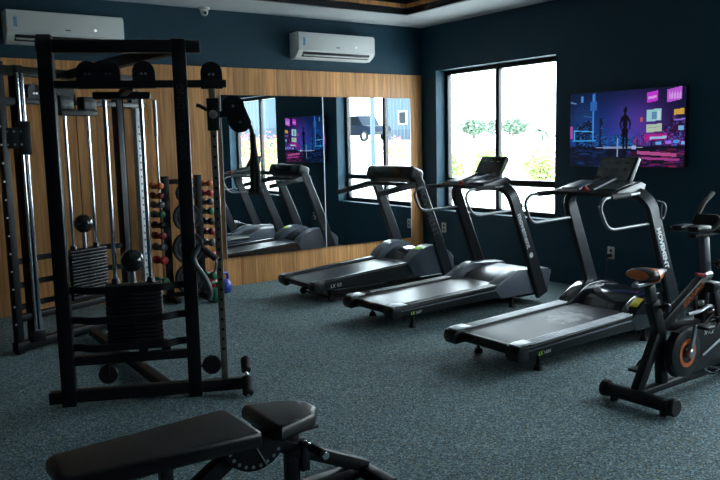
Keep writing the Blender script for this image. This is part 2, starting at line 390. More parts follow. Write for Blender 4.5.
# ================================================================== wall things
def mirror_panel(x0, x1, ang, label):
    z0, z1 = 0.332, 2.172; t = thing('wall_mirror', label, 'mirror', ((x0+x1)/2, -0.045, 0), ang, 'mirror panels on the oak wall')
    MB().box((0, 0, (z0+z1)/2), (x1-x0, 0.008, z1-z0)).obj('mirror_glass', 'mirror', t)
    for sx in (-1, 1): MB().box((sx*((x1-x0)/2-0.004), -0.001, (z0+z1)/2), (0.007, 0.012, z1-z0)).obj('edge_strip', 'lgrey', t)
    MB().box((0, 0.010, (z0+z1)/2), (x1-x0-0.12, 0.014, z1-z0-0.12)).obj('backing', 'black', t)
mirror_panel(-2.96, -1.612, math.radians(-0.55), 'left wall mirror panel reflecting the television, beside the cable machine')
mirror_panel(-1.606, -0.25, math.radians(-0.75), 'right wall mirror panel next to the room corner, reflecting the parked car')
def aircon(x0, x1, z0, z1, label):
    t = thing('air_conditioner', label, 'air conditioner', ((x0+x1)/2, 0, z0), 0, 'split air conditioners'); w = x1-x0; h = z1-z0; d = 0.215
    prof = [(-0.0, 0.0), (-0.10, 0.0), (-0.165, 0.035), (-0.195, 0.075), (-d, 0.09), (-d, h-0.035), (-d+0.02, h-0.006), (-d+0.04, h), (0, h)]
    MB().prism(prof, -w/2, w/2, 'x', 0.008).obj('housing', 'white', t)
    MB().box((0, -0.166, 0.052), (w-0.14, 0.07, 0.03), 0.004, Matrix.Rotation(math.radians(-48), 3, 'X')).obj('air_outlet', 'dgrey', t)
    MB().box((0, -0.193, 0.036), (w-0.15, 0.012, 0.028), 0.004, Matrix.Rotation(math.radians(-60), 3, 'X')).obj('louvre', 'white', t)
    lb = MB().box((-w/2+0.075, -d-0.001, h*0.62), (0.03, 0.002, 0.09)); lb.obj('energy_label', mat('label print blue', (0.16, 0.34, 0.50), 0.5), t)
    MB().lathe((w*0.24, -d-0.0005, h*0.5), (0, -1, 0), [(0.013, 0), (0.013, 0.002)], 20).obj('front_mark', 'frontmark', t)  # small white emissive disc on the housing front
    MB().box((0.0, -d-0.001, 0.135), (0.05, 0.002, 0.01)).obj('maker_mark', 'greyv', t)
aircon(-2.02, -0.925, 2.605, 2.905, 'white split air conditioner above the mirrors')
aircon(-5.14, -4.05, 2.605, 2.905, 'white split air conditioner above the cable machine, at the upper left')
t = thing('security_camera', 'small white dome security camera on the back wall under the ceiling', 'security camera', (-3.12, -0.0, HC))
MB().lathe((0, -0.09, 0), (0, 0, -1), [(0.06, 0), (0.062, 0.018), (0.055, 0.026)], 20).obj('mount', 'white', t)
MB().sph((0, -0.09, -0.048), 0.042).obj('dome', 'white', t)
MB().cyl((0, -0.118, -0.06), (-0.01, -0.136, -0.066), 0.016).obj('lens', 'black', t)
# television
def tv():
    y0, y1, z0, z1 = -3.87, -2.54, 1.31, 2.065; w = y1-y0; h = z1-z0
    t = thing('television', 'flat wall television showing a neon city at night with a standing figure', 'television', (0, (y0+y1)/2, (z0+z1)/2))
    MB().box((-0.045, 0, 0), (0.04, w+0.012, h+0.012), 0.006).obj('casing', 'satin', t)
    MB().box((-0.013, 0, 0), (0.024, 0.4, 0.4)).obj('wall_bracket', 'black', t)
    nx, ny = 192, 108
    U, V = np.meshgrid((np.arange(nx)+.5)/nx, (np.arange(ny)+.5)/ny)
    U = U-.17*U*(1-U)
    rng = np.random.default_rng(3)
    img = np.zeros((ny, nx, 3))
    glow = np.exp(-((U-.62)**2/.045+(V-.45)**2/.09)); gl2 = np.exp(-((U-.45)**2/.06+(V-.5)**2/.12))
    img += np.array([.004, .010, .04])+glow[..., None]*np.array([.09, .012, .15])+gl2[..., None]*np.array([.008, .035, .24])
    def rect(u0, u1, v0, v1, c, sk=0.0, add=False):
        m = (U > u0) & (U < u1) & (V-sk*(U-u0) > v0) & (V-sk*(U-u0) < v1)
        img[m] = (img[m]+np.array(c)) if add else np.array(c)
        return m
    img += (np.exp(-((V-.66)/.10)**2)*(.35+.65*np.abs(np.sin(U*9+1))))[..., None]*np.array([.012, .045, .20])
    img += np.exp(-((U-.10)**2/.02+(V-.45)**2/.10))[..., None]*np.array([.004, .04, .15])
    # skyline blocks with lit windows, cool on the left and warm on the right
    for k in range(46):
        c = rng.random(); u = c*1.02-.01; wd = rng.uniform(.02, .06); top = rng.uniform(.30, .62) if abs(c-.47) > .2 else rng.uniform(.55, .66)
        rect(u, u+wd, top, .73, np.array([.006, .012, .04]) if c < .5 else np.array([.03, .008, .05]))
        for q in range(34):
            uu = u+rng.random()*wd; vv = top+rng.random()*(.72-top)
            col = np.array([.02, .22, .75]) if c < .5 else (np.array([.55, .05, .5]) if rng.random() < .5 else np.array([.10, .16, .8]))
            rect(uu, uu+rng.uniform(.006, .016), vv, vv+.012, col*rng.uniform(.25, .9))
    rect(.185, .197, .02, .66, (.05, .30, .85)); rect(.165, .225, .12, .24, (.03, .16, .50)); rect(.20, .21, .0, .12, (.03, .2, .6))
    rect(.03, .20, .50, .515, (.1, .5, .9), .12); rect(.03, .04, .50, .66, (.1, .5, .9)); rect(.02, .22, .64, .655, (.05, .4, .8)); rect(.0, .02, .44, .62, (.5, .1, .45))
    rect(.09, .105, .04, .12, (.1, .4, .8)); rect(.11, .18, .30, .31, (.05, .2, .5), .4); rect(.0, .05, .10, .12, (.2, .3, .5), .5)
    rect(.655, .755, .05, .18, (.75, .05, .75), -.22); rect(.67, .74, .105, .135, (.95, .5, .95), -.22)
    rect(.835, .965, .03, .19, (.70, .12, .78), -.25)
    for q in range(14): rect(.85+.008*q, .856+.008*q, .06+.01*(q % 3), .15, (.9, .45, .95), -.25)
    rect(.655, .785, .27, .42, (.42, .80, .75), -.10); rect(.70, .745, .30, .39, (.15, .35, .55)); rect(.75, .775, .29, .40, (.8, .9, .9), -.1)
    rect(.655, .795, .455, .555, (.62, .72, .52), -.06); rect(.67, .78, .49, .50, (.35, .5, .35), -.06)
    rect(.64, .84, .58, .66, (.55, .02, .30), -.06); rect(.69, .84, .615, .645, (.45, .75, .95), -.08)
    rect(.895, .99, .28, .35, (.85, .45, .06), -.12); rect(.90, 1, .40, .42, (.35, .2, .75), -.1); rect(.94, .99, .48, .54, (.25, .55, .8)); rect(.60, .625, .36, .42, (.7, .15, .06))
    for u, v, c in ((.74, .68, (.2, .5, .95)), (.83, .67, (.5, .2, .9)), (.9, .66, (.1, .4, .9)), (.97, .68, (.3, .6, .9))): rect(u, u+.05, v, v+.03, c)
    g = rect(0, 1, .735, 1, (.006, .008, .022))
    for k in range(150):
        u = rng.random(); v = .76+.23*rng.random()
        c = np.array([.02, .10, .38]) if u < .5 else (np.array([.62, .05, .22]) if rng.random() < .55 else np.array([.25, .04, .40]))
        rect(u, u+rng.uniform(.02, .10), v, v+rng.uniform(.006, .018), c*rng.uniform(.08, .5))
    rect(.58, .93, .79, .835, (.60, .10, .30), .10); rect(.62, .96, .87, .90, (.5, .06, .3), .06)
    rect(.22, .63, .742, .752, (.45, .55, .75)); rect(.40, .412, .62, .92, (.35, .42, .65)); rect(.28, .55, .735, .76, (.30, .38, .6)); rect(.53, .57, .725, .77, (.5, .55, .8))
    # the figure, seen from behind
    def blob(u, v, a, b): return ((U-u)/a)**2+((V-v)/b)**2 < 1
    def limb(u0, v0, u1, v1, w):
        du, dv = (u1-u0)*1.75, v1-v0; t_ = np.clip(((U-u0)*1.75*du+(V-v0)*dv)/(du*du+dv*dv), 0, 1)
        return ((U-u0)*1.75-t_*du)**2+((V-v0)-t_*dv)**2 < w*w
    c = .468
    fig = blob(c, .26, .014, .040) | blob(c+.006, .235, .009, .025) | limb(c, .29, c, .34, .014) | blob(c, .37, .028, .060) | blob(c, .44, .021, .06) | blob(c, .53, .030, .055) | \
          limb(c-.026, .35, c-.042, .44, .014) | limb(c-.042, .44, c-.030, .50, .012) | limb(c+.026, .35, c+.046, .43, .014) | limb(c+.046, .43, c+.040, .50, .012) | \
          limb(c-.014, .55, c-.010, .74, .018) | limb(c+.015, .55, c+.018, .74, .018) | limb(c, .80, c, .92, .028)
    img = np.clip(img, 0, 1)*np.array([.85, .9, 1.0]); img[fig] = (.004, .004, .010)
    bm = bmesh.new(); x = -0.0665
    g_ = [[bm.verts.new((x, w/2-w*i/nx, h/2-h*j/ny)) for i in range(nx+1)] for j in range(ny+1)]
    cl = bm.loops.layers.float_color.new('picture')
    for j in range(ny):
        for i in range(nx):
            f = bm.faces.new((g_[j][i], g_[j+1][i], g_[j+1][i+1], g_[j][i+1]))
            for l in f.loops: l[cl] = (*img[j, i], 1)
    me = bpy.data.meshes.new('screen'); bm.to_mesh(me); bm.free()
    m = bpy.data.materials.new('television picture'); m.use_nodes = True; tr = m.node_tree; b = tr.nodes['Principled BSDF']
    b.inputs['Base Color'].default_value = (0.01, 0.01, 0.012, 1); b.inputs['Roughness'].default_value = 0.25
    a = tr.nodes.new('ShaderNodeAttribute'); a.attribute_name = 'picture'
    tr.links.new(a.outputs['Color'], b.inputs['Emission Color']); b.inputs['Emission Strength'].default_value = 0.75
    me.materials.append(m); o = bpy.data.objects.new('screen', me); COL.objects.link(o); o.parent = t
tv()
def socket(loc, label):
    t = thing('wall_socket', label, 'socket', loc, 0, 'sockets on the navy wall')
    MB().box((-0.005, 0, 0), (0.01, 0.085, 0.13), 0.004).obj('face_plate', 'socket', t)
    h = MB()
    for z in (-0.025, 0.025): h.cyl((-0.0095, 0, z), (-0.012, 0, z), 0.016, seg=14)
    h.obj('outlet', 'dgrey', t); return t
socket((0, -0.43, 0.475), 'ivory socket low on the navy wall below the window near the corner')
socket((0, -3.04, 0.41), 'ivory socket with a black plug, low on the navy wall below the television')
t = thing('power_cord', 'black power cord hanging from the socket below the television', 'cord', (0, -3.04, 0))
MB().box((-0.037, 0, 0.385), (0.05, 0.035, 0.035), 0.006).obj('plug', 'satin', t)
MB().tube([(-0.055, 0, 0.38), (-0.085, 0, 0.33), (-0.06, 0.02, 0.15), (-0.06, 0.03, 0.012), (-0.3, 0.0, 0.012), (-0.55, -0.3, 0.012)], 0.007, 8, 0.06).obj('cable', 'rubber', t)

# ================================================================== treadmills
def arc_arch(sgn):
    """half of the treadmill arch: near the floor, up the upright, bent inwards to the middle"""
    base = Vector((1.84, sgn*0.405, 0.10)); d = Vector((-0.42, 0, 1.0)).normalized(); top = 1.075/d.z
    P = [base, base+d*top*0.5, base+d*(top-0.14)]
    c = base+d*(top-0.14)
    for k in range(1, 7):
        a = k/6*PI/2; P.append(c + d*(0.14*math.sin(a)) + Vector((0, -sgn*0.14*(1-math.cos(a)), 0)))
    e = P[-1]; P.append(Vector((e.x, sgn*0.001, e.z))); return P
def treadmill_arch(name_loc, label, style, belt_mat):
    t = thing('treadmill', label, 'treadmill', name_loc, 0, 'treadmills in a row'); t.scale = (0.99, 0.955, 1)
    k = 0.035
    def zr(x): return 0.207 + k*x           # rail top
    # deck base and belt
    MB().prism([(0.10, 0.115), (0.10, 0.165), (1.95, 0.165+k*1.9), (1.95, 0.115)], -0.30, 0.30, 'y', 0.006).obj('deck_frame', 'black', t)
    b = MB(); sec = []
    for x in (0.035, 0.05, 0.08, 0.12): pass
    pts = [(0.10, 0.135), (0.055, 0.15), (0.035, 0.172), (0.045, 0.188), (0.075, 0.197), (0.3, 0.197+k*.2), (0.9, 0.197+k*.8), (1.55, 0.197+k*1.45), (1.55, 0.18+k*1.45), (0.10, 0.17)]
    b.prism(pts, -0.262, 0.262, 'y'); b.obj('running_belt', belt_mat, t)
    for s in (-1, 1):
        r = MB(); prof = [(0.02, 0.132), (0.02, zr(0)-0.015), (0.05, zr(0)), (1.34, zr(1.34)), (1.85, zr(1.85)-.02), (1.85, 0.145), (0.4, 0.13)]
        r.prism(prof, s*0.268, s*0.385, 'y', 0.008); ro = r.obj('side_rail', 'satin', t)
        g = MB()
        for j in range(4):
            y = s*(0.287+0.027*j); g.bar((0.13, y, zr(0.13)+0.003), (1.36, y, zr(1.36)+0.003), 0.014, 0.010, 0.003)
        g.obj('foot_strip', 'lgrey' if style == 'glossy' else 'dgrey', t)
        ss = MB(); ss.bar((0.03, s*0.387, 0.176), (1.75, s*0.387, 0.176+0.03*1.7), 0.006, 0.012, 0.002); ss.obj('trim_line', 'grey', ro)
        e = MB(); e.prism([(0.0, 0.112), (-0.018, 0.14), (-0.018, 0.185), (0.0, 0.212), (0.04, 0.222), (0.09, 0.219), (0.095, 0.115)], s*0.262, s*0.392, 'y', 0.012); e.obj('end_cap', 'satin', t)
        c = MB(); c.prism([(0.012, 0.222), (0.05, 0.231), (0.15, 0.230), (0.17, 0.222), (0.15, 0.215), (0.012, 0.213)], s*0.272, s*0.375, 'y', 0.005); c.obj('end_plate', 'lgrey', t)
        for fx in (0.27, 1.52):
            ft = MB(); ft.cyl((fx, s*0.31, 0.0), (fx, s*0.31, 0.035), 0.036, 0.026, 16); ft.cyl((fx, s*0.31, 0.03), (fx, s*0.31, 0.12), 0.014, seg=12); ft.obj('foot', 'rubber', t)
        # upright
        P = arc_arch(s); n = len(P)
        wl = [0.15, 0.135, 0.125]+[0.12]*(n-3)
        u = MB(); u.sweep(P, (1, 0, 0.42), wl, 0.055, 0.012); uo = u.obj('upright', 'dgrey', t)
        # hand loop
        hl = MB(); hl.tube([(1.38, s*0.33, 1.175), (1.15, s*0.345, 1.168), (0.90, s*0.37, 1.165), (0.845, s*0.375, 1.10), (0.93, s*0.385, 0.93), (1.46, s*0.395, 0.945)], 0.0125, 12, 0.085); ho = hl.obj('handrail', 'railgrey', t)
        gp = MB(); gp.cyl((1.24, s*0.341, 1.172), (0.985, s*0.363, 1.167), 0.021, seg=16, bev=0.004); gp.obj('grip', 'foam', ho)
    MB().cyl((0.07, -0.262, 0.165), (0.07, 0.262, 0.165), 0.036, seg=20).obj('rear_roller', 'black', t)
    # motor hood: centre cover and two side wings
    if style == 'glossy':
        ctr = [(1.34, 0.23), (1.40, 0.29), (1.52, 0.355), (1.66, 0.375), (1.88, 0.345), (2.08, 0.25), (2.10, 0.12), (1.34, 0.12)]
        wing = [(1.22, 0.225), (1.30, 0.275), (1.42, 0.35), (1.52, 0.39), (1.68, 0.395), (1.90, 0.355), (2.08, 0.26), (2.09, 0.12), (1.30, 0.12)]
        cm, wm = 'gloss', 'gloss'
    else:
        ctr = [(1.36, 0.235), (1.44, 0.285), (1.62, 0.325), (1.88, 0.335), (1.98, 0.31), (2.0, 0.12), (1.36, 0.12)]
        wing = [(1.20, 0.22), (1.26, 0.27), (1.48, 0.365), (1.54, 0.372), (1.96, 0.345), (2.0, 0.32), (1.95, 0.12), (1.30, 0.12)]
        cm, wm = 'dgrey', 'grey'
    MB().prism(ctr, -0.262, 0.262, 'y', 0.012).obj('motor_cover', cm, t)
    for s in (-1, 1):
        wo = MB().prism(wing, s*0.248, s*0.392, 'y', 0.016).obj('motor_cover_wing', wm, t)
        if style == 'glossy' and s < 0:
            d = Vector((0.12, 0, 0.075)).normalized(); nrm = d.cross(Vector((0, 1, 0)))
            MB().bar((1.335, -0.325, 0.3), (1.425, -0.325, 0.3565), 0.075, 0.004, 0.001, up=(-0.5, 0, 0.85)).obj('caution_label', 'yellow', wo)
    MB().box((1.80, 0, 0.10), (0.35, 0.6, 0.05), 0.01).obj('belly_pan', 'black', t)
    # console: sloping tray, mount, display
    c = MB(); c.prism([(1.13, 1.165), (1.12, 1.185), (1.15, 1.205), (1.44, 1.262), (1.50, 1.24), (1.47, 1.17), (1.25, 1.155)], -0.31, 0.31, 'y', 0.014); co = c.obj('console', 'satin', t)
    for s in (-1, 1):
        MB().prism([(1.17, 1.205), (1.17, 1.216), (1.40, 1.262), (1.42, 1.253)], s*0.10, s*0.27, 'y', 0.004).obj('tray', 'dgrey', co)
        MB().cyl((1.14, s*0.075, 1.205), (1.42, s*0.075, 1.28), 0.012, seg=10).obj('tray_rib', 'grey', co)
    MB().cyl((1.145, 0, 1.195), (1.125, 0, 1.225), 0.026, 0.022, 16, 0.004).obj('safety_key', 'red', co)
    R = Matrix.Rotation(math.radians(33), 3, 'Y')
    cc = Vector((1.53, 0.0, 1.335)); nr = R @ Vector((-1, 0, 0)); upv = R @ Vector((0, 0, 1))
    MB().bar((1.44, 0, 1.22), cc+Vector((0.03, 0, -0.02)), 0.12, 0.05, 0.01).obj('display_mount', 'satin', t)
    do = MB().box(cc, (0.045, 0.36, 0.245), 0.012, R).obj('display', 'satin', t)
    MB().box(cc+nr*0.0225, (0.003, 0.325, 0.21), 0.0, R).obj('display_glass', 'gloss', do)
    for yy, zz, ww in ((0.10, 0.06, .05), (0.0, 0.06, .06), (-0.11, 0.06, .05), (0.10, 0.0, .04), (0.0, 0.0, .07), (-0.11, 0.0, .04), (0.04, -0.065, .05), (-0.06, -0.065, .05), (0.14, -0.065, .03)):
        MB().box(cc+nr*0.0245+Vector((0, yy*.9, 0))+upv*zz, (0.002, ww*.8, 0.007), 0, R).obj('display_mark', 'dimlime' if style != 'glossy' else 'dimprint', do)
    # tether hooked at the right upright
    MB().tube([(1.47, -0.43, 1.12), (1.53, -0.46, 1.10), (1.56, -0.45, 1.06), (1.555, -0.44, 0.99), (1.53, -0.44, 0.97), (1.51, -0.44, 1.02), (1.52, -0.44, 1.09)], 0.005, 8, 0.03).obj('tether', 'rubber' if style != 'glossy' else 'grey', t)
    # printing
    d = Vector((0.42, 0, -1)).normalized(); up = Vector((1, 0, 0.42)).normalized()
    o = Vector((1.84, -0.405-0.0285, 0.10)) - d*0.99 - up*0.012
    if style == 'glossy':
        o = o + d*0.10; lettering('MOVEMENT', 0.066, o, d, up, 'print', t, bold=0.0022, shear=0.25)
    else:
        o = o + d*0.10
        lettering('movement', 0.085, o, d, up, 'print', t, bold=0.001)
        q = o+d*0.445+up*0.0
        MB().lathe(q, (0, -1, 0), [(0.026, 0), (0.026, 0.0015)], 24).obj('badge', 'print', t)
    lettering('LX', 0.036, (0.19, -0.387, 0.142), (1, 0, 0.03), (-0.03, 0, 1), 'lime', t, bold=0.001, shear=0.2)
    lettering('160H' if style == 'glossy' else '160T', 0.033, (0.243, -0.387, 0.143), (1, 0, 0.03), (-0.03, 0, 1), 'print', t, shear=0.2)
    return t
treadmill_arch((-2.95, -4.13, 0), 'black treadmill with a yellow caution label, nearest the exercise bike', 'glossy', 'wornbelt')
treadmill_arch((-2.83, -2.60, 0), 'middle of the three treadmills, with angular grey motor covers', 'grey', 'belt')
def treadmill_box(loc, label):
    t = thing('treadmill', label, 'treadmill', loc, 0, 'treadmills in a row'); k = 0.06; t.scale = (0.97, 0.955, 1)
    MB().prism([(0.04, 0.145), (0.015, 0.17), (0.02, 0.20), (0.06, 0.215), (1.50, 0.215+k*1.4), (1.50, 0.15), (0.1, 0.14)], -0.265, 0.265, 'y').obj('running_belt', 'belt', t)
    MB().prism([(0.12, 0.12), (0.12, 0.16), (1.95, 0.2), (1.95, 0.12)], -0.28, 0.28, 'y', 0.005).obj('deck_frame', 'black', t)
    for s in (-1, 1):
        MB().prism([(0.03, 0.14), (0.02, 0.19), (0.05, 0.225), (1.3, 0.225+k*1.25), (1.85, 0.25), (1.85, 0.14), (0.5, 0.135)], s*0.27, s*0.375, 'y', 0.008).obj('side_rail', 'satin', t)
        g = MB(); g.prism([(0.1, 0.225), (0.1, 0.238), (1.28, 0.238+k*1.25), (1.28, 0.225+k*1.25)], s*0.285, s*0.36, 'y', 0.003); g.obj('foot_strip', 'dgrey', t)
        e = MB(); e.prism([(-0.015, 0.15), (-0.025, 0.20), (0.0, 0.232), (0.07, 0.242), (0.12, 0.235), (0.10, 0.13), (0.03, 0.115)], s*0.262, s*0.385, 'y', 0.014); e.obj('end_cap', 'satin', t)
        # straight upright
        u = MB(); u.sweep([(1.80, s*0.405, 0.12), (1.60, s*0.405, 0.62), (1.345, s*0.405, 1.22)], (1, 0, 0.41), [0.145, 0.135, 0.115], 0.055, 0.012); u.obj('upright', 'dgrey', t)
        MB().prism([(0.82, 1.045), (0.82, 1.095), (1.30, 1.185), (1.44, 1.19), (1.46, 1.12), (1.30, 1.115)], s*0.36, s*0.425, 'y', 0.012).obj('arm', 'dgrey', t)
        # folding under-frame with wheels
        f = MB(); f.bar((0.25, s*0.24, 0.075), (1.92, s*0.24, 0.075), 0.05, 0.04); f.bar((0.25, s*0.24, 0.09), (0.30, s*0.24, 0.15), 0.05, 0.04); f.bar((1.0, s*0.24, 0.08), (1.5, s*0.24, 0.15), 0.04, 0.03); f.obj('under_frame', 'black', t)
        for wx in (0.25, 1.72):
            w = MB(); w.cyl((wx, s*0.275, 0.037), (wx, s*0.315, 0.037), 0.037, seg=20, bev=0.006); w.obj('wheel', 'rubber', t)
        wg = []
        for x in np.linspace(1.22, 1.90, 12):
            q = (x-1.22)/0.68; wg.append((x, 0.27+0.20*math.sin(PI*min(1, q*0.93+0.02))**0.75))
        MB().prism(wg+[(1.90, 0.15), (1.30, 0.15)], s*0.235, s*0.392, 'y', 0.022).obj('motor_cover_wing', 'grey', t)
    for x in (0.25, 1.72): MB().cyl((x, -0.28, 0.037), (x, 0.28, 0.037), 0.012, seg=10).obj('axle', 'black', t)
    MB().cyl((0.06, -0.262, 0.178), (0.06, 0.262, 0.178), 0.034, seg=20).obj('rear_roller', 'black', t)
    cp = []
    for x in np.linspace(1.34, 1.89, 10):
        q = (x-1.34)/0.55; cp.append((x, 0.265+0.155*math.sin(PI*min(1, q*0.9+0.03))**0.8))
    MB().prism(cp+[(1.89, 0.15), (1.34, 0.15)], -0.245, 0.245, 'y', 0.01).obj('motor_cover', 'gloss', t)
    MB().box((1.42, -0.315, 0.445), (0.07, 0.10, 0.004), 0.001, Matrix.Rotation(math.radians(-22), 3, 'Y')).obj('caution_label', 'lime', t)
    # wide rounded console
    R = Matrix.Rotation(math.radians(20), 3, 'Y')
    co = MB().box((1.33, 0, 1.255), (0.20, 0.86, 0.15), 0.045, R, 4).obj('console', 'satin', t)
    nr = R @ Vector((-1, 0, 0)); up = R @ Vector((0, 0, 1))
    MB().box(Vector((1.33, 0, 1.255))+nr*0.10+up*0.008, (0.006, 0.50, 0.085), 0.002, R).obj('display_glass', 'gloss', co)
    MB().box(Vector((1.33, 0, 1.255))+nr*0.012+up*0.072, (0.10, 0.5, 0.02), 0.008, R).obj('console_ridge', 'dgrey', co)
    MB().box((1.20, 0, 1.155), (0.06, 0.74, 0.04), 0.012).obj('hand_bar', 'dgrey', t)
    d = Vector((0.41, 0, -1)).normalized(); u2 = Vector((1, 0, 0.41)).normalized()
    lettering('MOVEMENT', 0.115, Vector((1.345, -0.4335, 1.22))+d*0.08-u2*0.012, d, u2, 'greyv', t)
    lettering('LX', 0.05, (0.18, -0.387-0.0, 0.175), (1, 0, 0.05), (-0.05, 0, 1), 'print', t, shear=0.2)
    lettering('G3', 0.045, (0.26, -0.387, 0.18), (1, 0, 0.05), (-0.05, 0, 1), 'print', t, shear=0.2)
    MB().tube([(1.42, -0.435, 1.03), (1.47, -0.46, 0.98), (1.45, -0.45, 0.90), (1.40, -0.44, 0.86), (1.45, -0.44, 0.84), (1.49, -0.44, 0.90)], 0.006, 8, 0.03).obj('tether', 'rubber', t)
treadmill_box((-2.75, -1.24, 0), 'treadmill closest to the mirror, with a wide rounded black console')

# ================================================================== exercise bike
def bike():
    t = thing('exercise_bike', 'black spin bike with a black and orange saddle and orange rings, at the right', 'exercise bike', (-2.76, -5.28, 0))
    def rel(x, z, y=0.0): return Vector((x+2.70, y, z))
    # floor frame
    MB().tube([(-0.04, -0.25, 0.062), (-0.04, 0.19, 0.062)], 0.042, 18).obj('rear_stabilizer', 'black', t)
    for s in (-1, 1):
        MB().cyl((-0.04, -0.03+s*0.205, 0.062), (-0.04, -0.03+s*0.25, 0.062), 0.054, seg=22, bev=0.008).obj('end_cap', 'rubber', t)
        MB().cyl((-0.04, -0.03+s*0.17, 0.0), (-0.04, -0.03+s*0.17, 0.03), 0.025, seg=14).obj('foot', 'rubber', t)
    MB().tube([(1.05, -0.25, 0.062), (1.05, 0.25, 0.062)], 0.042, 18).obj('front_stabilizer', 'black', t)
    for s in (-1, 1):
        MB().cyl((1.05, s*0.235, 0.055), (1.05, s*0.285, 0.055), 0.055, seg=22, bev=0.008).obj('transport_wheel', 'rubber', t)
    MB().bar((-0.02, 0, 0.07), (1.05, 0, 0.07), 0.06, 0.045, 0.012).obj('floor_beam', 'dgrey', t)
    # rear legs and seat tube
    f = MB(); f.bar((-0.02, 0, 0.08), (0.22, 0, 0.47), 0.055, 0.07, 0.012); f.bar((0.24, 0, 0.08), (0.20, 0, 0.45), 0.055, 0.07, 0.012); f.bar((0.20, 0, 0.40), (0.115, 0, 0.62), 0.06, 0.08, 0.012)
    f.bar((0.18, 0, 0.46), (0.62, 0, 0.40), 0.05, 0.07, 0.012); f.obj('seat_tube_frame', 'black', t)
    MB().bar((0.20, 0, 0.44), (0.72, 0, 0.72), 0.055, 0.075, 0.012).obj('main_tube', 'satin', t)
    lettering('SPINNING', 0.055, (0.40, -0.029, 0.548), (0.52, 0, 0.28), (-0.28, 0, 0.52), 'orange', t, shear=0.2)
    MB().bar((0.66, 0, 0.08), (0.68, 0, 0.72), 0.05, 0.07, 0.012).obj('front_tube', 'black', t)
    fk = MB()
    for s in (-1, 1): fk.bar((0.68, s*0.075, 0.62), (0.80, s*0.075, 0.25), 0.022, 0.055, 0.006)
    fk.box((0.69, 0, 0.64), (0.09, 0.17, 0.07), 0.015); fk.bar((0.80, 0.075, 0.25), (1.03, 0.075, 0.08), 0.022, 0.05); fk.bar((0.80, -0.075, 0.25), (1.03, -0.075, 0.08), 0.022, 0.05); fk.obj('fork', 'black', t)
    # seat post and saddle
    MB().bar((0.135, 0, 0.56), (0.085, 0, 0.72), 0.042, 0.062, 0.008).obj('seat_post', 'satin', t)
    MB().bar((-0.06, 0, 0.735), (0.17, 0, 0.742), 0.045, 0.022, 0.004).obj('seat_slider', 'steel', t)
    MB().lathe((0.15, -0.03, 0.585), (0, -1, 0), [(0.012, 0), (0.012, 0.03), (0.026, 0.035), (0.028, 0.06), (0.02, 0.07)], 14).obj('seat_knob', 'satin', t)
    MB().tube([(-0.06, 0, 0.742), (0.0, 0, 0.775), (0.10, 0, 0.775), (0.18, 0, 0.79)], 0.012, 8).obj('saddle_rail', 'steel', t)
    prof = [(-0.135, 0.05, 0.004, .016), (-0.122, 0.085, 0.005, .032), (-0.08, 0.10, 0.003, .042), (-0.03, 0.088, -0.003, .045), (0.02, 0.058, -0.010, .042), (0.07, 0.034, -0.010, .034), (0.115, 0.024, -0.006, .026), (0.14, 0.012, -0.008, .015)]
    def saddle_part(a, b, w=1.0):
        m = MB(); secs = []
        for x, hw, dz, hh in prof[a:b]:
            secs.append([(x+0.09, hw*w*math.cos(2*PI*q/18), 0.792+dz+hh*math.sin(2*PI*q/18)*(0.9 if math.sin(2*PI*q/18) > 0 else 0.9)) for q in range(18)])
        return m.loft(secs)
    so = saddle_part(0, 8).obj('saddle', 'leather', t, 60)
    def saddle_band(a, b, kw, kh, dz2, dx=0.0):
        m = MB(); secs = []
        for q_ in range(13):
            f = a+(b-a)*q_/12; i_ = min(int(f), 6); g_ = f-i_
            x, hw, dz, hh = [prof[i_][n_]*(1-g_)+prof[i_+1][n_]*g_ for n_ in range(4)]
            e = 0.97 if q_ in (0, 12) else 1.0
            secs.append([(x+0.09+dx, hw*kw*e*math.cos(2*PI*q/20), 0.792+dz+dz2+hh*kh*e*math.sin(2*PI*q/20)) for q in range(20)])
        return m.loft(secs)
    saddle_band(2.7, 5.6, 1.10, 1.06, -0.006).obj('orange_panel', 'orange', so, 60)
    saddle_band(0.0, 0.8, 1.03, 1.03, 0.0, -0.003).obj('orange_rear_trim', 'orange', so, 60)
    MB().sph((0.222, 0, 0.79), 0.024, (1.0, 0.8, 0.7), 14).obj('saddle_nose', 'greyv', so)
    # crank, chain guard, orange ring
    g = MB(); g.prism([(0.17, 0.28), (0.185, 0.20), (0.25, 0.14), (0.40, 0.135), (0.55, 0.155), (0.95, 0.13), (1.0, 0.20), (0.98, 0.31), (0.86, 0.40), (0.55, 0.42), (0.38, 0.435), (0.25, 0.42), (0.19, 0.36)], -0.10, -0.045, 'y', 0.012); g.obj('chain_guard', 'satin', t)
    ck = Vector((0.325, -0.105, 0.285))
    d_ = MB(); d_.lathe(ck+Vector((0, 0.012, 0)), (0, -1, 0), [(0.15, 0), (0.15, 0.012), (0.13, 0.02)], 36); d_.obj('crank_disc', 'satin', t)
    rg = MB(); rg.lathe(ck+Vector((0, -0.007, 0)), (0, -1, 0), [(0.088, 0.0), (0.088, 0.006), (0.062, 0.006), (0.062, 0.0)], 36); rg.obj('orange_ring', 'orange', t)
    cr = MB(); cr.bar(ck+Vector((0, -0.03, 0.0)), ck+Vector((0.045, -0.03, 0.17)), 0.018, 0.03, 0.005); cr.lathe(ck+Vector((0, 0.0, 0)), (0, -1, 0), [(0.03, 0), (0.03, 0.04), (0.02, 0.045)], 18)
    cr.bar(ck+Vector((0, 0.24, 0.0)), ck+Vector((-0.045, 0.24, -0.17)), 0.018, 0.03, 0.005); cr.cyl(ck, ck+Vector((0, 0.24, 0)), 0.014); co = cr.obj('crank', 'steel', t)
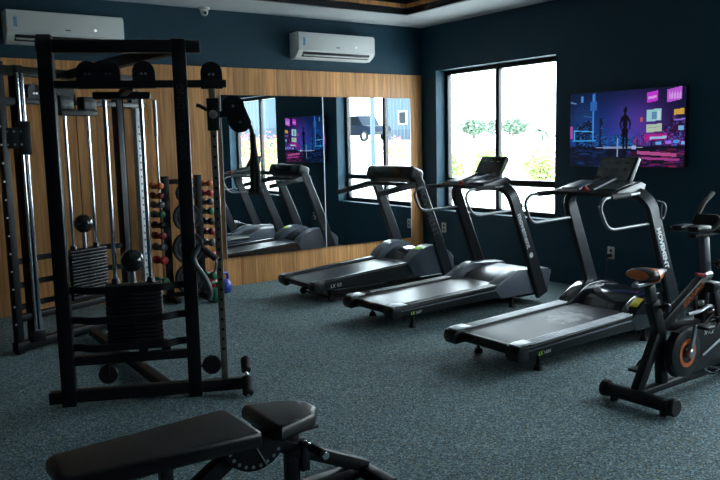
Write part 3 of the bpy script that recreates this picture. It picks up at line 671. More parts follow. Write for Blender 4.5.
    for P, s in ((ck+Vector((0.045, -0.045, 0.17)), -1), (ck+Vector((-0.045, 0.255, -0.17)), 1)):
        p = MB(); p.cyl(P, P+Vector((0, s*0.09, 0)), 0.010, seg=12); p.box(P+Vector((0, s*0.055, 0)), (0.09, 0.075, 0.02), 0.005)
        p.tube([P+Vector((0.04, s*0.02, 0)), P+Vector((0.10, s*0.02, 0.045)), P+Vector((0.10, s*0.09, 0.045)), P+Vector((0.04, s*0.09, 0))], 0.008, 8, 0.03); p.obj('pedal', 'black', co)
    lettering('SP7.2', 0.05, (0.50, -0.1135, 0.385), (1, 0, -0.05), (0.05, 0, 1), 'print', t, shear=0.25)
    st = MB(); st.bar((0.50, -0.113, 0.24), (0.80, -0.113, 0.345), 0.006, 0.014, 0.001); st.obj('guard_stripe', 'print', t)
    # flywheel
    fc = Vector((0.80, 0, 0.255))
    w = MB(); w.lathe(fc+Vector((0, 0.03, 0)), (0, -1, 0), [(0.02, 0.0), (0.15, 0.0), (0.185, -0.004), (0.215, 0.0), (0.222, 0.012), (0.222, 0.048), (0.215, 0.06), (0.185, 0.064), (0.15, 0.06), (0.02, 0.06)], 48); w.obj('flywheel', 'gloss', t)
    MB().ring(fc+Vector((0, -0.031, 0)), (0, 1, 0), 0.200, 0.006, 40, 8).obj('rim_stripe', 'chrome', t)
    MB().ring(fc+Vector((0, -0.033, 0)), (0, 1, 0), 0.120, 0.010, 40, 8).obj('orange_ring', 'orange', t)
    MB().prism([(0.70, 0.43), (0.77, 0.60), (0.84, 0.58), (0.90, 0.42), (0.80, 0.45)], -0.075, -0.045, 'y', 0.01).obj('flywheel_guard', 'orange', t)
    MB().cyl(fc+Vector((0, -0.09, 0)), fc+Vector((0, 0.09, 0)), 0.014).obj('axle', 'steel', t)
    # brake and red lever
    MB().bar((0.55, -0.02, 0.735), (0.63, -0.03, 0.72), 0.03, 0.02, 0.006).obj('lever', 'red', t)
    MB().cyl((0.62, -0.03, 0.72), (0.70, -0.03, 0.72), 0.018, seg=14).obj('lever_pivot', 'steel', t)
    MB().sph((0.60, -0.03, 0.545), 0.02, seg=12).obj('brake_knob', 'steel', t)
    MB().tube([(0.42, -0.05, 0.50), (0.56, -0.05, 0.50), (0.64, -0.06, 0.53), (0.72, -0.06, 0.50)], 0.012, 10, 0.05).obj('brake_arm', 'steel', t)
    # handlebar post, plate and bars
    MB().bar((0.70, 0, 0.68), (0.655, 0, 0.96), 0.045, 0.065, 0.008).obj('handlebar_post', 'grey', t)
    pb = MB(); pb.lathe((0.715, -0.03, 0.79), (0, -1, 0), [(0.012, 0), (0.012, 0.03), (0.026, 0.035), (0.026, 0.06)], 14); pb.obj('post_knob', 'satin', t)
    MB().bar((0.52, 0, 0.975), (0.80, 0, 0.985), 0.06, 0.03, 0.008).obj('handlebar_slider', 'black', t)
    h = MB()
    h.tube([(0.62, -0.22, 1.0), (0.70, -0.22, 1.0), (0.70, 0.22, 1.0), (0.62, 0.22, 1.0)], 0.016, 12, 0.05)
    for s in (-1, 1):
        h.tube([(0.43, s*0.05, 1.03), (0.52, s*0.06, 1.015), (0.62, s*0.07, 1.01), (0.80, s*0.10, 1.16), (0.95, s*0.12, 1.22)], 0.016, 12, 0.06)
    ho = h.obj('handlebar', 'foam', t)
    for s in (-1, 1):
        MB().box((0.51, s*0.055, 1.03), (0.16, 0.075, 0.04), 0.015).obj('arm_pad', 'satin', ho)
    MB().box((0.70, 0, 1.06), (0.05, 0.14, 0.08), 0.01, Matrix.Rotation(math.radians(25), 3, 'Y')).obj('monitor', 'satin', ho)
bike()

# ================================================================== weight bench
def bench():
    t = thing('weight_bench', 'black padded adjustable weight bench in the foreground', 'bench', (-5.28, -5.10, 0))
    # pads (x to the right is the seat end)
    def pad(x0, x1, w0, w1, z0, z1, th, chamf0, chamf1):
        m = MB(); n = 7
        poly = []
        def edge(w, s): return s*w/2
        poly = [(x0+chamf0, -w0/2), (x0, -w0/2+chamf0*1.2), (x0, w0/2-chamf0*1.2), (x0+chamf0, w0/2), (x1-chamf1, w1/2), (x1, w1/2-chamf1*1.2), (x1, -w1/2+chamf1*1.2), (x1-chamf1, -w1/2)]
        A = []; 
        for x, y in poly: A.append(Vector((x, y, 0)))
        c = sum(A, Vector())/len(A); secs = []
        for dz, k in ((0, 0.90), (0.010, 0.985), (th*0.35, 1.0), (th*0.62, 1.0), (th*0.85, 0.975), (th*0.97, 0.93), (th, 0.86)):
            sc = []
            for p in A:
                q = c+(p-c)*k if k < 1 else p.copy()
                q = Vector((p.x+(c.x-p.x)/abs(c.x-p.x+1e-9)*(1-k)*0.18, p.y*(1-(1-k)*0.9), 0))
                f = (q.x-x0)/(x1-x0); sc.append((q.x, q.y, z0+(z1-z0)*f+dz))
            secs.append(sc)
        return m.loft(secs)
    pad(-0.785, -0.005, 0.27, 0.36, 0.375, 0.38, 0.07, 0.02, 0.015).obj('back_pad', 'leather', t, 50)
    pad(0.065, 0.335, 0.36, 0.235, 0.375, 0.375, 0.07, 0.012, 0.06).obj('seat_pad', 'leather', t, 50)
    MB().box((-0.40, 0, 0.374), (0.70, 0.24, 0.014), 0.003, Matrix.Rotation(-0.025, 3, 'Y')).obj('back_board', 'black', t)
    MB().box((0.19, 0, 0.372), (0.22, 0.22, 0.014), 0.003, Matrix.Rotation(-0.04, 3, 'Y')).obj('seat_board', 'black', t)
    f = MB()
    f.bar((-0.72, 0, 0.345), (0.0, 0, 0.35), 0.06, 0.045); f.bar((-0.45, 0, 0.07), (0.02, 0, 0.36), 0.06, 0.07)
    f.bar((0.02, 0, 0.36), (0.62, 0, 0.07), 0.06, 0.06); f.bar((-0.85, 0, 0.06), (0.62, 0, 0.06), 0.06, 0.06)
    f.bar((0.22, 0, 0.37), (0.22, 0, 0.08), 0.05, 0.06); f.bar((-0.36, 0, 0.33), (-0.36, 0, 0.08), 0.05, 0.05); f.obj('frame', 'black', t)
    for x, w in ((-0.86, 0.52), (0.62, 0.42)):
        b = MB(); b.bar((x, -w/2, 0.045), (x, w/2, 0.045), 0.06, 0.06); b.obj('foot_bar', 'black', t)
        for s in (-1, 1): MB().box((x, s*(w/2-0.02), 0.014), (0.075, 0.06, 0.028), 0.006).obj('foot', 'rubber', t)
    # half-round adjusting plate with holes on the near side
    pl = MB(); P = [(-0.19+0.0, 0.37)]
    for k in range(13):
        a = PI+k/12*PI; P.append((0.02+0.15*math.cos(a), 0.37+0.15*math.sin(a)*0.95))
    pl.prism(P[1:], -0.055, -0.042, 'y', 0.002); po = pl.obj('adjusting_plate', 'black', t)
    for k in range(9):
        a = PI+(k+1.2)/11.4*PI; q = Vector((0.02+0.128*math.cos(a), -0.0556, 0.37+0.128*math.sin(a)*0.95))
        MB().lathe(q, (0, -1, 0), [(0.008, 0), (0.008, 0.002)], 14).obj('hole_ring', 'steel', po)
    MB().bar((0.02, -0.058, 0.33), (0.07, -0.06, 0.235), 0.006, 0.006, 0.002).obj('pointer', 'steel', po)
    MB().cyl((0.27, -0.03, 0.28), (0.27, -0.13, 0.28), 0.014, seg=14).obj('pull_pin', 'chrome', t)
    MB().cyl((0.27, -0.09, 0.28), (0.27, -0.20, 0.28), 0.021, seg=18, bev=0.004).obj('pull_grip', 'foam', t)
    MB().cyl((0.27, -0.20, 0.28), (0.27, -0.212, 0.28), 0.016, seg=18).obj('grip_cap', 'chrome', t)
    MB().box((0.275, 0.0, 0.22), (0.04, 0.075, 0.14), 0.004).obj('bracket', 'satin', t)
bench()

# ================================================================== cable machine
CM = Vector((-5.0, -2.33, 0))
A_ = Vector((-5.505, -3.09, 0)); UN = Vector((0.9145, -0.4045, 0)).normalized(); NN = Vector((0.4045, 0.9145, 0)).normalized()
MID = -2.33
def near(u, z, n=0.0): q = A_+UN*u+NN*n; return Vector((q.x, q.y, z))-CM
def far(u, z, n=0.0):
    q = A_+UN*u+NN*n; return Vector((q.x, 2*MID-q.y, z))-CM
def cable_machine():
    t = thing('cable_machine', 'black cable crossover machine with two weight stacks in a tall frame, at the left', 'gym machine', CM)
    for fr, UD, tw in ((near, UN, 'n'), (far, Vector((UN.x, -UN.y, 0)), 'f')):
        B = 0.775 if tw == 'n' else 1.15; C = 0.965 if tw == 'n' else 1.36
        def post(name, u, z0, z1, w=0.075, m='black', n=0.0, d=None):
            b = MB(); b.bar(fr(u, z0, n), fr(u, z1, n), d or w, w, 0.006, up=UD); return b.obj(name, m, t)
        pa = post('upright', 0.0, 0.0, 2.28, 0.085) if tw == 'n' else post('upright', 0.01, 0.0, 2.28, 0.06)
        pb = post('upright', B, 0.0, 2.26, 0.085) if tw == 'n' else post('upright', B, 0.0, 2.10, 0.075, 'dgrey')
        b = MB(); b.bar(fr(-0.05, 2.215), fr(B+0.13 if tw == 'n' else C+.1, 2.215), 0.07, 0.075, 0.005); b.obj('top_beam', 'black', t)
        b = MB(); b.bar(fr(0.0, 1.99), fr(C+0.09, 1.99), 0.06, 0.045, 0.005); b.obj('pulley_beam', 'black' if tw == 'n' else 'dgrey', t)  # light on the far beam is put into its colour: dark grey, not black
        b = MB(); b.bar(fr(-0.12 if tw == 'n' else -0.03, 0.06), fr(C+0.14, 0.06), 0.075, 0.075, 0.006); b.obj('base_beam', 'black', t)
        # bowed guard bars
        for z in (0.735, 0.545, 0.37):
            b = MB(); b.sweep(fillet([fr(0.02, z), fr(0.09, z, -0.0), fr(0.16, z-0.0, -0.06), fr(B-0.16, z, -0.06), fr(B-0.09, z, 0.0), fr(B-0.01, z)], 0.04, 3), (0, 0, 1), 0.045, 0.022, 0.004); b.obj('guard_bar', 'black', t)
        b = MB(); b.bar(fr(0.02, 0.285), fr(B-0.02, 0.285), 0.06, 0.055, 0.005)
        if tw == 'n':
            for u in (0.46, 0.60): b.bar(fr(u, 0.285, 0.03), fr(u, 0.345, 0.1), 0.06, 0.05)
        b.obj('stack_support', 'black', t)
        # weight stack
        if tw == 'n': c = Vector((-5.0, -2.91, 0))-CM; zb, zt = 0.30, 0.70
        else: c = Vector((-4.90, -1.42, 0))-CM; zb, zt = 0.40, 0.78
        U2 = UD; N2 = Vector((-UD.y, UD.x, 0)); npl = 14; hp = (zt-zb)/npl
        Rm = Matrix((U2, N2, Vector((0, 0, 1)))).transposed()
        st = MB().box(c+Vector((0, 0, zb-0.02)), (0.40, 0.14, 0.04), 0.005, Rm).obj('weight_stack', 'black', t)
        for k in range(npl):
            m = MB(); m.box(c+Vector((0, 0, zb+hp*(k+0.5))), (0.37, 0.115, hp-0.006), 0.009, Rm)
            m.box(c+Vector((0, 0, zb+hp*(k+0.5)))-N2*0.058, (0.05, 0.006, hp*0.5), 0.001, Rm)
            m.obj('weight_plate', 'iron', st)
        for s in (-1, 1):
            MB().cyl(c+U2*(s*0.115)+Vector((0, 0, zb-0.02)), c+U2*(s*0.115)+Vector((0, 0, 1.965)), 0.0145, seg=14).obj('guide_rod', 'chrome', t)
            m = MB(); m.cyl(c+U2*(s*0.115)+Vector((0, 0, zt)), c+U2*(s*0.115)+Vector((0, 0, zt+0.035)), 0.03, 0.022, 16); m.obj('rod_bushing', 'satin', st)
            if tw == 'f':
                MB().box(c+U2*(s*0.115)+Vector((0, 0, 1.98)), (0.13, 0.09, 0.11), 0.01, Rm).obj('rod_block', 'dgrey', t)
        m = MB(); m.box(c+Vector((0, 0, 1.945 if tw == 'n' else 1.90)), (0.36, 0.10, 0.045), 0.006, Rm); m.obj('rod_holder', 'black', t)
        if tw == 'n':
            m = MB(); m.bar(c+Vector((0, 0, 1.955)), near(0.47, 1.975), 0.05, 0.04); m.obj('holder_arm', 'black', t)
        zb2 = zt+0.10 if tw == 'n' else zt+0.155
        MB().cyl(c+Vector((0, 0, zt)), c+Vector((0, 0, zb2)), 0.02, 0.016, 14).obj('stack_stem', 'steel', t)
        MB().sph(c+Vector((0, 0, zb2+0.05)), 0.078).obj('stopper_ball', 'gloss', t)
        MB().cyl(c+Vector((0, 0, zb2+0.1)), c+Vector((0, 0, 2.05)), 0.004, seg=8).obj('cable', 'rubber', t)
        # top pulleys in rounded housings
        for u in ((0.235, 0.355, 0.56, C) if tw == 'n' else (0.30, 0.62, C)):
            z = 2.05 if u != C else 2.045
            p = MB(); prof = []
            for k in range(13):
                a = k/12*PI; prof.append((math.cos(a)*0.066, math.sin(a)*0.066+0.012))
            prof += [(-0.066, -0.085), (0.066, -0.085)]
            X = UD; q0 = fr(u, z)
            for side in (-0.028, 0.022):
                vv = [p.bm.verts.new(q0+X*a+N2*side+Vector((0, 0, b_))) for a, b_ in prof]; ww = [p.bm.verts.new(q0+X*a+N2*(side+0.006)+Vector((0, 0, b_))) for a, b_ in prof]
                p.bm.faces.new(vv); p.bm.faces.new(ww[::-1]); n_ = len(vv)
                for k in range(n_): p.bm.faces.new((vv[(k+1) % n_], vv[k], ww[k], ww[(k+1) % n_]))
            po = p.obj('pulley_bracket', 'black', t)
            w = MB(); w.lathe(q0-N2*0.018, N2, [(0.056, 0), (0.058, 0.004), (0.048, 0.018), (0.058, 0.032), (0.056, 0.036)], 24); w.obj('pulley_wheel', 'satin', po)
            w = MB(); w.cyl(q0-N2*0.036+UD*0.012, q0-N2*0.028+UD*0.012, 0.008, seg=10); w.cyl(q0-N2*0.036-UD*0.012, q0-N2*0.028-UD*0.012, 0.008, seg=10); w.obj('bolt', 'steel', po)
        # sliding column with peg holes and carriage
        if tw == 'n': co = post('pulley_column', C, 0.09, 1.97, 0.042, 'brushed')
        else: co = post('pulley_column', C, 0.09, 1.97, 0.058, 'lgrey')
        for k in range(24):
            q = fr(C, 0.3+k*0.065, -0.022 if tw == 'n' else 0.0); 
            if tw == 'f': q = q-N2*0.030
            MB().lathe(q, -N2 if tw == 'f' else -NN, [(0.009, 0), (0.009, 0.001)], 10).obj('peg_hole', 'black', co)
    # low pulleys of the near tower
    for u, z in ((0.24, 0.185), (0.885, 0.195)):
        q = near(u, z, -0.0); w = MB(); w.lathe(q-NN*0.02, NN, [(0.056, 0), (0.06, 0.004), (0.05, 0.02), (0.06, 0.036), (0.056, 0.04)], 24); w.lathe(q-NN*0.024, NN, [(0.014, 0), (0.014, 0.05)], 10); po = w.obj('low_pulley', 'satin', t)
        b = MB(); b.bar(near(u if u < .5 else 0.80, 0.27 if u < .5 else z), q, 0.06, 0.012); b.bar(q+Vector((0, 0, -0.05)), q+Vector((0, 0, 0.055)), 0.012, 0.07); b.obj('pulley_bracket', 'black', t)
    # foot roller at the end of the near beam
    q = near(1.105, 0.075)
    q = q+Vector((0, 0, 0.035)); RA = (NN-Vector((0, 0, -0.62))).normalized()
    MB().cyl(q-RA*0.175, q+RA*0.15, 0.012, seg=12).obj('roller_axle', 'chrome', t)
    MB().cyl(q-RA*0.165, q-RA*0.03, 0.036, seg=22, bev=0.008).obj('foot_roller', 'foam', t)
    MB().cyl(q+RA*0.03, q+RA*0.14, 0.032, seg=22, bev=0.006).obj('foot_roller', 'foam', t)
    # cross beams joining the towers
    b = MB(); b.bar(near(0.775, 2.215)+Vector((-0.0, 0, 0)), Vector((-4.90, -1.30, 2.215))-CM, 0.07, 0.075); b.obj('cross_beam', 'black', t)
    b = MB(); b.bar(Vector((-4.93, -3.30, 0.045))-CM, Vector((-4.87, -1.38, 0.045))-CM, 0.07, 0.06); b.obj('cross_beam', 'black', t)
    # near carriage: sleeve with knob, swivel pulley arm
    cs = MB(); q = near(0.965, 1.80); cs.box(q, (0.075, 0.075, 0.20), 0.006, Matrix((UN, NN, Vector((0, 0, 1)))).transposed()); cso = cs.obj('carriage', 'black', t)
    MB().lathe(q-NN*0.036, -NN, [(0.012, 0), (0.026, 0.008), (0.026, 0.03), (0.016, 0.036)], 16).obj('carriage_pin', 'steel', cso)
    MB().tube([q-UN*0.035+Vector((0, 0, 0.03)), q-UN*0.08+Vector((0, 0, 0.055)), q-UN*0.10+Vector((0, 0, 0.06))], 0.012, 8).obj('carriage_handle', 'black', cso)
    p = MB(); q2 = near(1.11, 1.80)
    for side in (-0.03, 0.024):
        prof = []
        for k in range(10): a = PI/2+PI*k/9; prof.append((-0.03+math.cos(a)*0.065-0.0, 0.045+math.sin(a)*0.065))
        prof = [(math.cos(PI*k/10)*0.07-0.02, 0.05+math.sin(PI*k/10)*0.065) for k in range(11)]+[(math.cos(PI+PI*k/10)*0.07+0.02, -0.05+math.sin(PI+PI*k/10)*0.065) for k in range(11)]
        vv = [p.bm.verts.new(q2+UN*a+NN*side+Vector((0, 0, b_))) for a, b_ in prof]; ww = [p.bm.verts.new(q2+UN*a+NN*(side+0.006)+Vector((0, 0, b_))) for a, b_ in prof]
        p.bm.faces.new(vv); p.bm.faces.new(ww[::-1]); n_ = len(vv)
        for k in range(n_): p.bm.faces.new((vv[(k+1) % n_], vv[k], ww[k], ww[(k+1) % n_]))
    p.bar(near(0.995, 1.80), near(1.055, 1.80), 0.05, 0.04)
    po = p.obj('swivel_pulley', 'black', t)
    w = MB()
    for a, b_ in ((-0.02, 0.05), (0.02, -0.05)): w.lathe(q2+UN*a+Vector((0, 0, b_))-NN*0.02, NN, [(0.05, 0), (0.052, 0.004), (0.044, 0.02), (0.052, 0.036), (0.05, 0.04)], 22)
    w.obj('pulley_wheel', 'satin', po)
    w = MB()
    for a, b_ in ((-0.02, 0.05), (0.02, -0.05)): w.cyl(q2+UN*a+Vector((0, 0, b_))-NN*0.036, q2+UN*a+Vector((0, 0, b_))-NN*0.028, 0.009, seg=10)
    w.obj('bolt', 'steel', po)
    MB().tube([q2+UN*0.06+Vector((0, 0, -0.06)), near(1.178, 1.722)], 0.005, 8).obj('cable_end', 'rubber', t)
    # vertical lettering on the near right post
    yd = UN; lettering('BODY BUILDING', 0.062, near(0.775, 1.52, -0.043), (0, 0, 1), -UN, 'dprint', t)
    # far tower: bar post with double chrome rods, and hole post
    fx = lambda x, y, z: Vector((x, y, z))-CM
    b = MB(); b.bar(fx(-5.36, -1.50, 0.09), fx(-5.36, -1.50, 2.26), 0.09, 0.075, 0.006, up=(0.91, 0.4, 0)); b.obj('bar_post', 'black', t)
    for dx in (-0.016, 0.022):
        MB().cyl(fx(-5.345+dx, -1.55+dx*.4, 0.16), fx(-5.345+dx, -1.55+dx*.4, 2.2), 0.0125, seg=14).obj('bar_guide_rod', 'chrome', t)
    MB().box(fx(-5.345, -1.55, 0.125), (0.10, 0.09, 0.09), 0.008).obj('rod_foot', 'dgrey', t)
    m = MB(); m.box(fx(-5.345, -1.555, 1.70), (0.10, 0.075, 0.26), 0.01); sl = m.obj('bar_carriage', 'dgrey', t)
    MB().box(fx(-5.42, -1.575, 1.70), (0.15, 0.03, 0.16), 0.006).obj('carriage_plate', 'black', sl)
    m = MB()
    for dx in (-0.05, 0.0, 0.05):
        for dz in (-0.05, 0.05): m.cyl(fx(-5.42+dx, -1.59, 1.70+dz), fx(-5.42+dx, -1.597, 1.70+dz), 0.009, seg=10)
    m.obj('bolt', 'steel', sl)
    for k in range(13): MB().lathe(fx(-5.53, -1.58, 0.25+k*0.14)-Vector((-0.012, 0.034, 0)), (0.2, -1, 0), [(0.008, 0), (0.008, 0.002)], 10).obj('peg_hole', 'steel', t)
    b = MB(); b.bar(fx(-5.62, -1.62, 1.98), fx(-5.36, -1.50, 1.98), 0.05, 0.06); b.obj('brace', 'black', t)
    b = MB(); b.bar(fx(-5.36, -1.48, 2.08), fx(-4.9, -1.36, 2.08), 0.06, 0.08); b.obj('brace', 'black', t)
    return t
cable_machine()
# rope and handle hanging from the machine
t = thing('triceps_rope', 'thick black triceps rope hanging from the cable machine pulley before the mirror', 'rope', CM)
q = near(1.25, 1.70, 0.0)
MB().tube([near(1.192, 1.73), near(1.20, 1.70), near(1.205, 1.67)], 0.014, 8, 0.03).obj('carabiner_strap', 'rubber', t)
for du in (-0.010, 0.016):
    P = [near(1.205, 1.675), near(1.208, 1.60), near(1.21+du, 1.45), near(1.208+du*1.3, 1.33)]
    MB().tube(P, 0.019, 12, 0.03).obj('rope_strand', 'rubber', t)
    MB().sph(near(1.208+du*1.5, 1.315), 0.030, (1, 1, 0.9), 14).obj('rope_end', 'rubber', t)
t = thing('rowing_attachment', 'black cable handle with grey strap hooked low on the cable machine upright', 'handle', CM)
P = [near(0.85, 0.99, -0.10), near(0.80, 0.93, -0.12), near(0.815, 0.87, -0.12), near(0.88, 0.77, -0.12), near(0.90, 0.69, -0.11), near(0.885, 0.645, -0.10)]
MB().tube(P, 0.018, 10, 0.06).obj('strap', 'greyv', t)
MB().cyl(near(0.85, 0.985, -0.10), near(0.94, 0.90, -0.09), 0.02, seg=16, bev=0.004).obj('grip', 'foam', t)
m = MB(); m.tube([near(0.935, 0.905, -0.08), near(0.945, 0.86, -0.07), near(0.92, 0.80, -0.08)], 0.008, 8, 0.04); m.obj('chain_link', 'steel', t)

# ================================================================== storage tower with dumbbells, plates, kettlebells
TX = -3.59; TY = -0.36
t = thing('dumbbell_tower', 'black two-post dumbbell and plate tower before the oak wall', 'rack', (TX, TY, 0))
for s in (-1, 1):
    b = MB(); b.bar((s*0.18, 0, 0.0), (s*0.18, 0, 1.31), 0.06, 0.07, 0.005, up=(1, 0, 0)); b.obj('post', 'black', t)
    b = MB(); b.bar((s*0.18, -0.22, 0.03), (s*0.18, 0.2, 0.03), 0.06, 0.05, 0.005); b.obj('base_foot', 'black', t)
b = MB(); b.bar((-0.18, 0, 1.25), (0.18, 0, 1.25), 0.05, 0.05); b.bar((-0.18, 0, 0.06), (0.18, 0, 0.06), 0.05, 0.05); b.bar((0, 0.02, 0.06), (0, 0.02, 1.25), 0.05, 0.05); b.obj('cross_bar', 'black', t)
ROWS = [(1.215, 'orange', 'orange', .034), (1.115, 'maroon', 'red', .035), (1.02, 'greyv', 'greyv', .036), (0.92, 'green', 'green', .037), (0.81, 'black', 'black', .038), (0.70, 'maroon', 'maroon', .039), (0.58, 'greyv', 'greyv', .041), (0.445, 'red', 'red', .043), (0.22, 'green', 'green', .045)]
words = {'orange': 'orange', 'maroon': 'dark red', 'red': 'red', 'greyv': 'grey', 'green': 'green', 'black': 'black', 'blue': 'blue'}
ordw = ['top row', 'second row', 'third row', 'fourth row', 'fifth row', 'sixth row', 'seventh row', 'eighth row', 'lowest row']
for z, *_ in ROWS:
    for s in (-1, 1): MB().prism([(s*0.205, z-0.03), (s*0.312, z-0.03), (s*0.312, z+0.002), (s*0.304, z+0.002), (s*0.304, z-0.018), (s*0.205, z-0.018)], -0.011, 0.011, 'y').obj('cradle', 'black', t)
for i, (z, cl, crr, r) in enumerate(ROWS):
    for s, cn in ((-1, cl), (1, crr)):
        side = 'left' if s < 0 else 'right'
        d = thing('dumbbell', '%s dumbbell in the %s on the %s side of the tower' % (words[cn], ordw[i], side), 'dumbbell', (TX+s*0.272, TY, z), math.radians(18), 'dumbbells on the tower')
        MB().cyl((0, -0.035, 0), (0, 0.035, 0), 0.0145, seg=12).obj('handle', cn, d)
        for q in (-1, 1):
            MB().lathe((0, q*0.026, 0), (0, q, 0), [(r*.55, 0), (r*.92, .012), (r, .026), (r, .044), (r*.9, .058), (r*.55, .066)], 16).obj('head', cn, d)
# plates on the tower's front pegs
PL = [(1.13, 0.105, 'small black weight plate on the top peg of the dumbbell tower'), (0.88, 0.15, 'black weight plate on the second peg of the dumbbell tower'),
      (0.56, 0.17, 'large black weight plate on the third peg of the dumbbell tower'), (0.235, 0.16, 'large black weight plate on the lowest peg of the dumbbell tower')]
for z, r, lb in PL:
    MB().cyl((0, 0.0, z), (0, -0.24, z), 0.020, seg=16).obj('plate_peg', 'chrome', t)
for z, r, lb in PL:
    w = thing('weight_plate', lb, 'weight plate', (TX, TY-0.10, z), 0, 'plates on the tower')
    MB().lathe((0, 0.02, 0), (0, -1, 0), [(0.0235, 0), (r*.80, 0.004), (r*.86, -0.002), (r*.97, -0.002), (r, 0.006), (r, 0.034), (r*.97, 0.042), (r*.86, 0.042), (r*.80, 0.032), (r*.35, 0.030), (r*.3, 0.04), (0.0235, 0.04)], 40).obj('disc', 'iron', w)
    MB().ring((0, -0.012, 0), (0, 1, 0), r*0.6, 0.006, 36, 6).obj('raised_ring', 'greyv', w)
def kettlebell(loc, c, label, r=0.085):
    k = thing('kettlebell', label, 'kettlebell', loc, math.radians(20), 'kettlebells by the wall')
    m = MB(); m.lathe((0, 0, 0), (0, 0, 1), [(r*.55, 0), (r*.85, r*.15), (r, r*.75), (r*.93, r*1.2), (r*.6, r*1.65), (r*.35, r*1.8)], 24); m.obj('bell', c, k, 60)
    MB().tube([(-r*.45, 0, r*1.45), (-r*.72, 0, r*2.0), (-r*.5, 0, r*2.6), (r*.5, 0, r*2.6), (r*.72, 0, r*2.0), (r*.45, 0, r*1.45)], 0.015, 10, 0.05).obj('handle', c, k)
kettlebell((-3.14, -0.33, 0), 'blue', 'blue kettlebell on the floor before the oak wall')
kettlebell((-3.20, -0.13, 0), 'red', 'red kettlebell on the floor behind the blue kettlebell')
kettlebell((-3.44, -0.72, 0), 'green', 'green kettlebell on the floor before the dumbbell tower', 0.08)
t = thing('barbell', 'slim chrome barbell standing upright against the oak wall behind the dumbbell tower', 'barbell', (-3.735, -0.10, 0))
MB().cyl((0, 0, 0.0), (0, 0, 2.1), 0.013, seg=14).obj('shaft', 'chrome', t)
MB().cyl((0, 0, 1.72), (0, 0, 2.1), 0.021, seg=16).obj('sleeve', 'steel', t)

# ================================================================== outside
def ground_z(x, y):
    return -0.15 + 1.9*max(0, min(1, (x-2.0)/22.0))
g = MB(); n = 24; vs = {}
for i in range(n+1):
    for j in range(n+1):
        x = 0.25+(i/n)**1.5*110; y = -90+j/n*180; vs[i, j] = g.bm.verts.new((x, y, ground_z(x, y)))
for i in range(n):
    for j in range(n): g.bm.faces.new((vs[i, j], vs[i+1, j], vs[i+1, j+1], vs[i, j+1]))
o = g.obj('ground', 'concrete', None, 180); o['kind'] = 'structure'
def foliage(mb, c, r, nleaf, ls, rng):
    for k in range(nleaf):
        d = Vector((rng.gauss(0, 1), rng.gauss(0, 1), rng.gauss(0, 1))).normalized()*(rng.random()**0.35)
        p = Vector(c)+Vector((d.x*r[0], d.y*r[1], d.z*r[2]))
        a = Vector((rng.gauss(0, 1), rng.gauss(0, 1), rng.gauss(0, 1))).normalized(); b = a.cross(Vector((rng.gauss(0, 1), rng.gauss(0, 1), rng.gauss(0, 1)))).normalized()
        s = ls*rng.uniform(.6, 1.3)
        v = [mb.bm.verts.new(p+a*s), mb.bm.verts.new(p+b*s*.5), mb.bm.verts.new(p-a*s), mb.bm.verts.new(p-b*s*.5)]; mb.bm.faces.new(v)
rng = random.Random(5)
HED = [((9.0, 9.4), .75, 'first'), ((10.8, 9.3), .62, ''), ((8.6, 7.4), .8, ''), ((10.6, 7.4), .62, ''), ((8.4, 5.2), .85, '')]
hl = ['green garden shrub outside, at the left edge of the left window pane', 'green garden shrub outside, second from the left behind the window', 'green garden shrub outside, behind the middle treadmill display by the mullion', 'green garden shrub outside, low in the middle of the right window pane', 'bushy green garden shrub outside, at the right edge of the right window pane']
for i, ((x, y), r, _) in enumerate(HED):
    z = ground_z(x, y); t = thing('garden_shrub', hl[i], 'shrub', (x, y, z), 0, 'shrubs outside the window')
    m = MB(); foliage(m, (0, 0, r*.55), (r*.62, r*.72, r*.6), 700, .07, rng); m.obj('leaves', 'leaf', t)
    m = MB()
    for q in range(5): m.tube([(0, 0, 0), (rng.uniform(-.2, .2), rng.uniform(-.2, .2), r*.4), (rng.uniform(-.3, .3), rng.uniform(-.3, .3), r*.8)], .02, 6)
    m.obj('stems', 'bark', t)
TR = [(at(474, 132, 0, 26), 0.9, ''), (at(513, 131, 0, 31), 0.9, ''), (at(492, 128, 0, 44), 1.0, '')]
tl = ['distant bushy tree seen through the left window pane', 'distant bushy tree seen through the right window pane, beside the mullion', 'faint small tree farthest off, near the window mullion']
for i, (P, r, _) in enumerate(TR):
    z = ground_z(P.x, P.y); t = thing('tree', tl[i], 'tree', (P.x, P.y, z), 0, 'trees beyond the window'); h = max(.3, P.z-z+.1)
    m = MB()
    for q in range(5): foliage(m, (rng.uniform(-.5, .5)*r, rng.uniform(-.6, .6)*r, h+rng.uniform(-.2, .4)*r), (r*.7, r*.7, r*.5), 260, .13, rng)
    m.obj('crown', 'leaf2', t); MB().tube([(0, 0, 0), (.05, 0, h)], [.12, .08], 8).obj('trunk', 'bark', t)
P = at(541, 132, 0, 22); z = ground_z(P.x, P.y)
t = thing('palm_tree', 'distant small palm tree seen through the right window pane', 'tree', (P.x, P.y, z)); h = P.z-z
MB().tube([(0, 0, 0), (.05, 0, h)], [.12, .09], 8).obj('trunk', 'bark', t)
m = MB()
for k in range(18):
    a = 2*PI*k/18; L = rng.uniform(.8, 1.2); el = rng.uniform(.1, .9)
    for q in range(6):
        s0, s1 = q/6, (q+1)/6
        p0 = Vector((math.cos(a)*L*s0, math.sin(a)*L*s0, h+L*el*s0-1.0*s0*s0)); p1 = Vector((math.cos(a)*L*s1, math.sin(a)*L*s1, h+L*el*s1-1.0*s1*s1)); sd = Vector((-math.sin(a), math.cos(a), 0))*.12*(1-s0*.6)
        m.bm.faces.new([m.bm.verts.new(v) for v in (p0+sd, p0-sd, p1-sd*.8, p1+sd*.8)])
m.obj('fronds', 'leaf2', t)
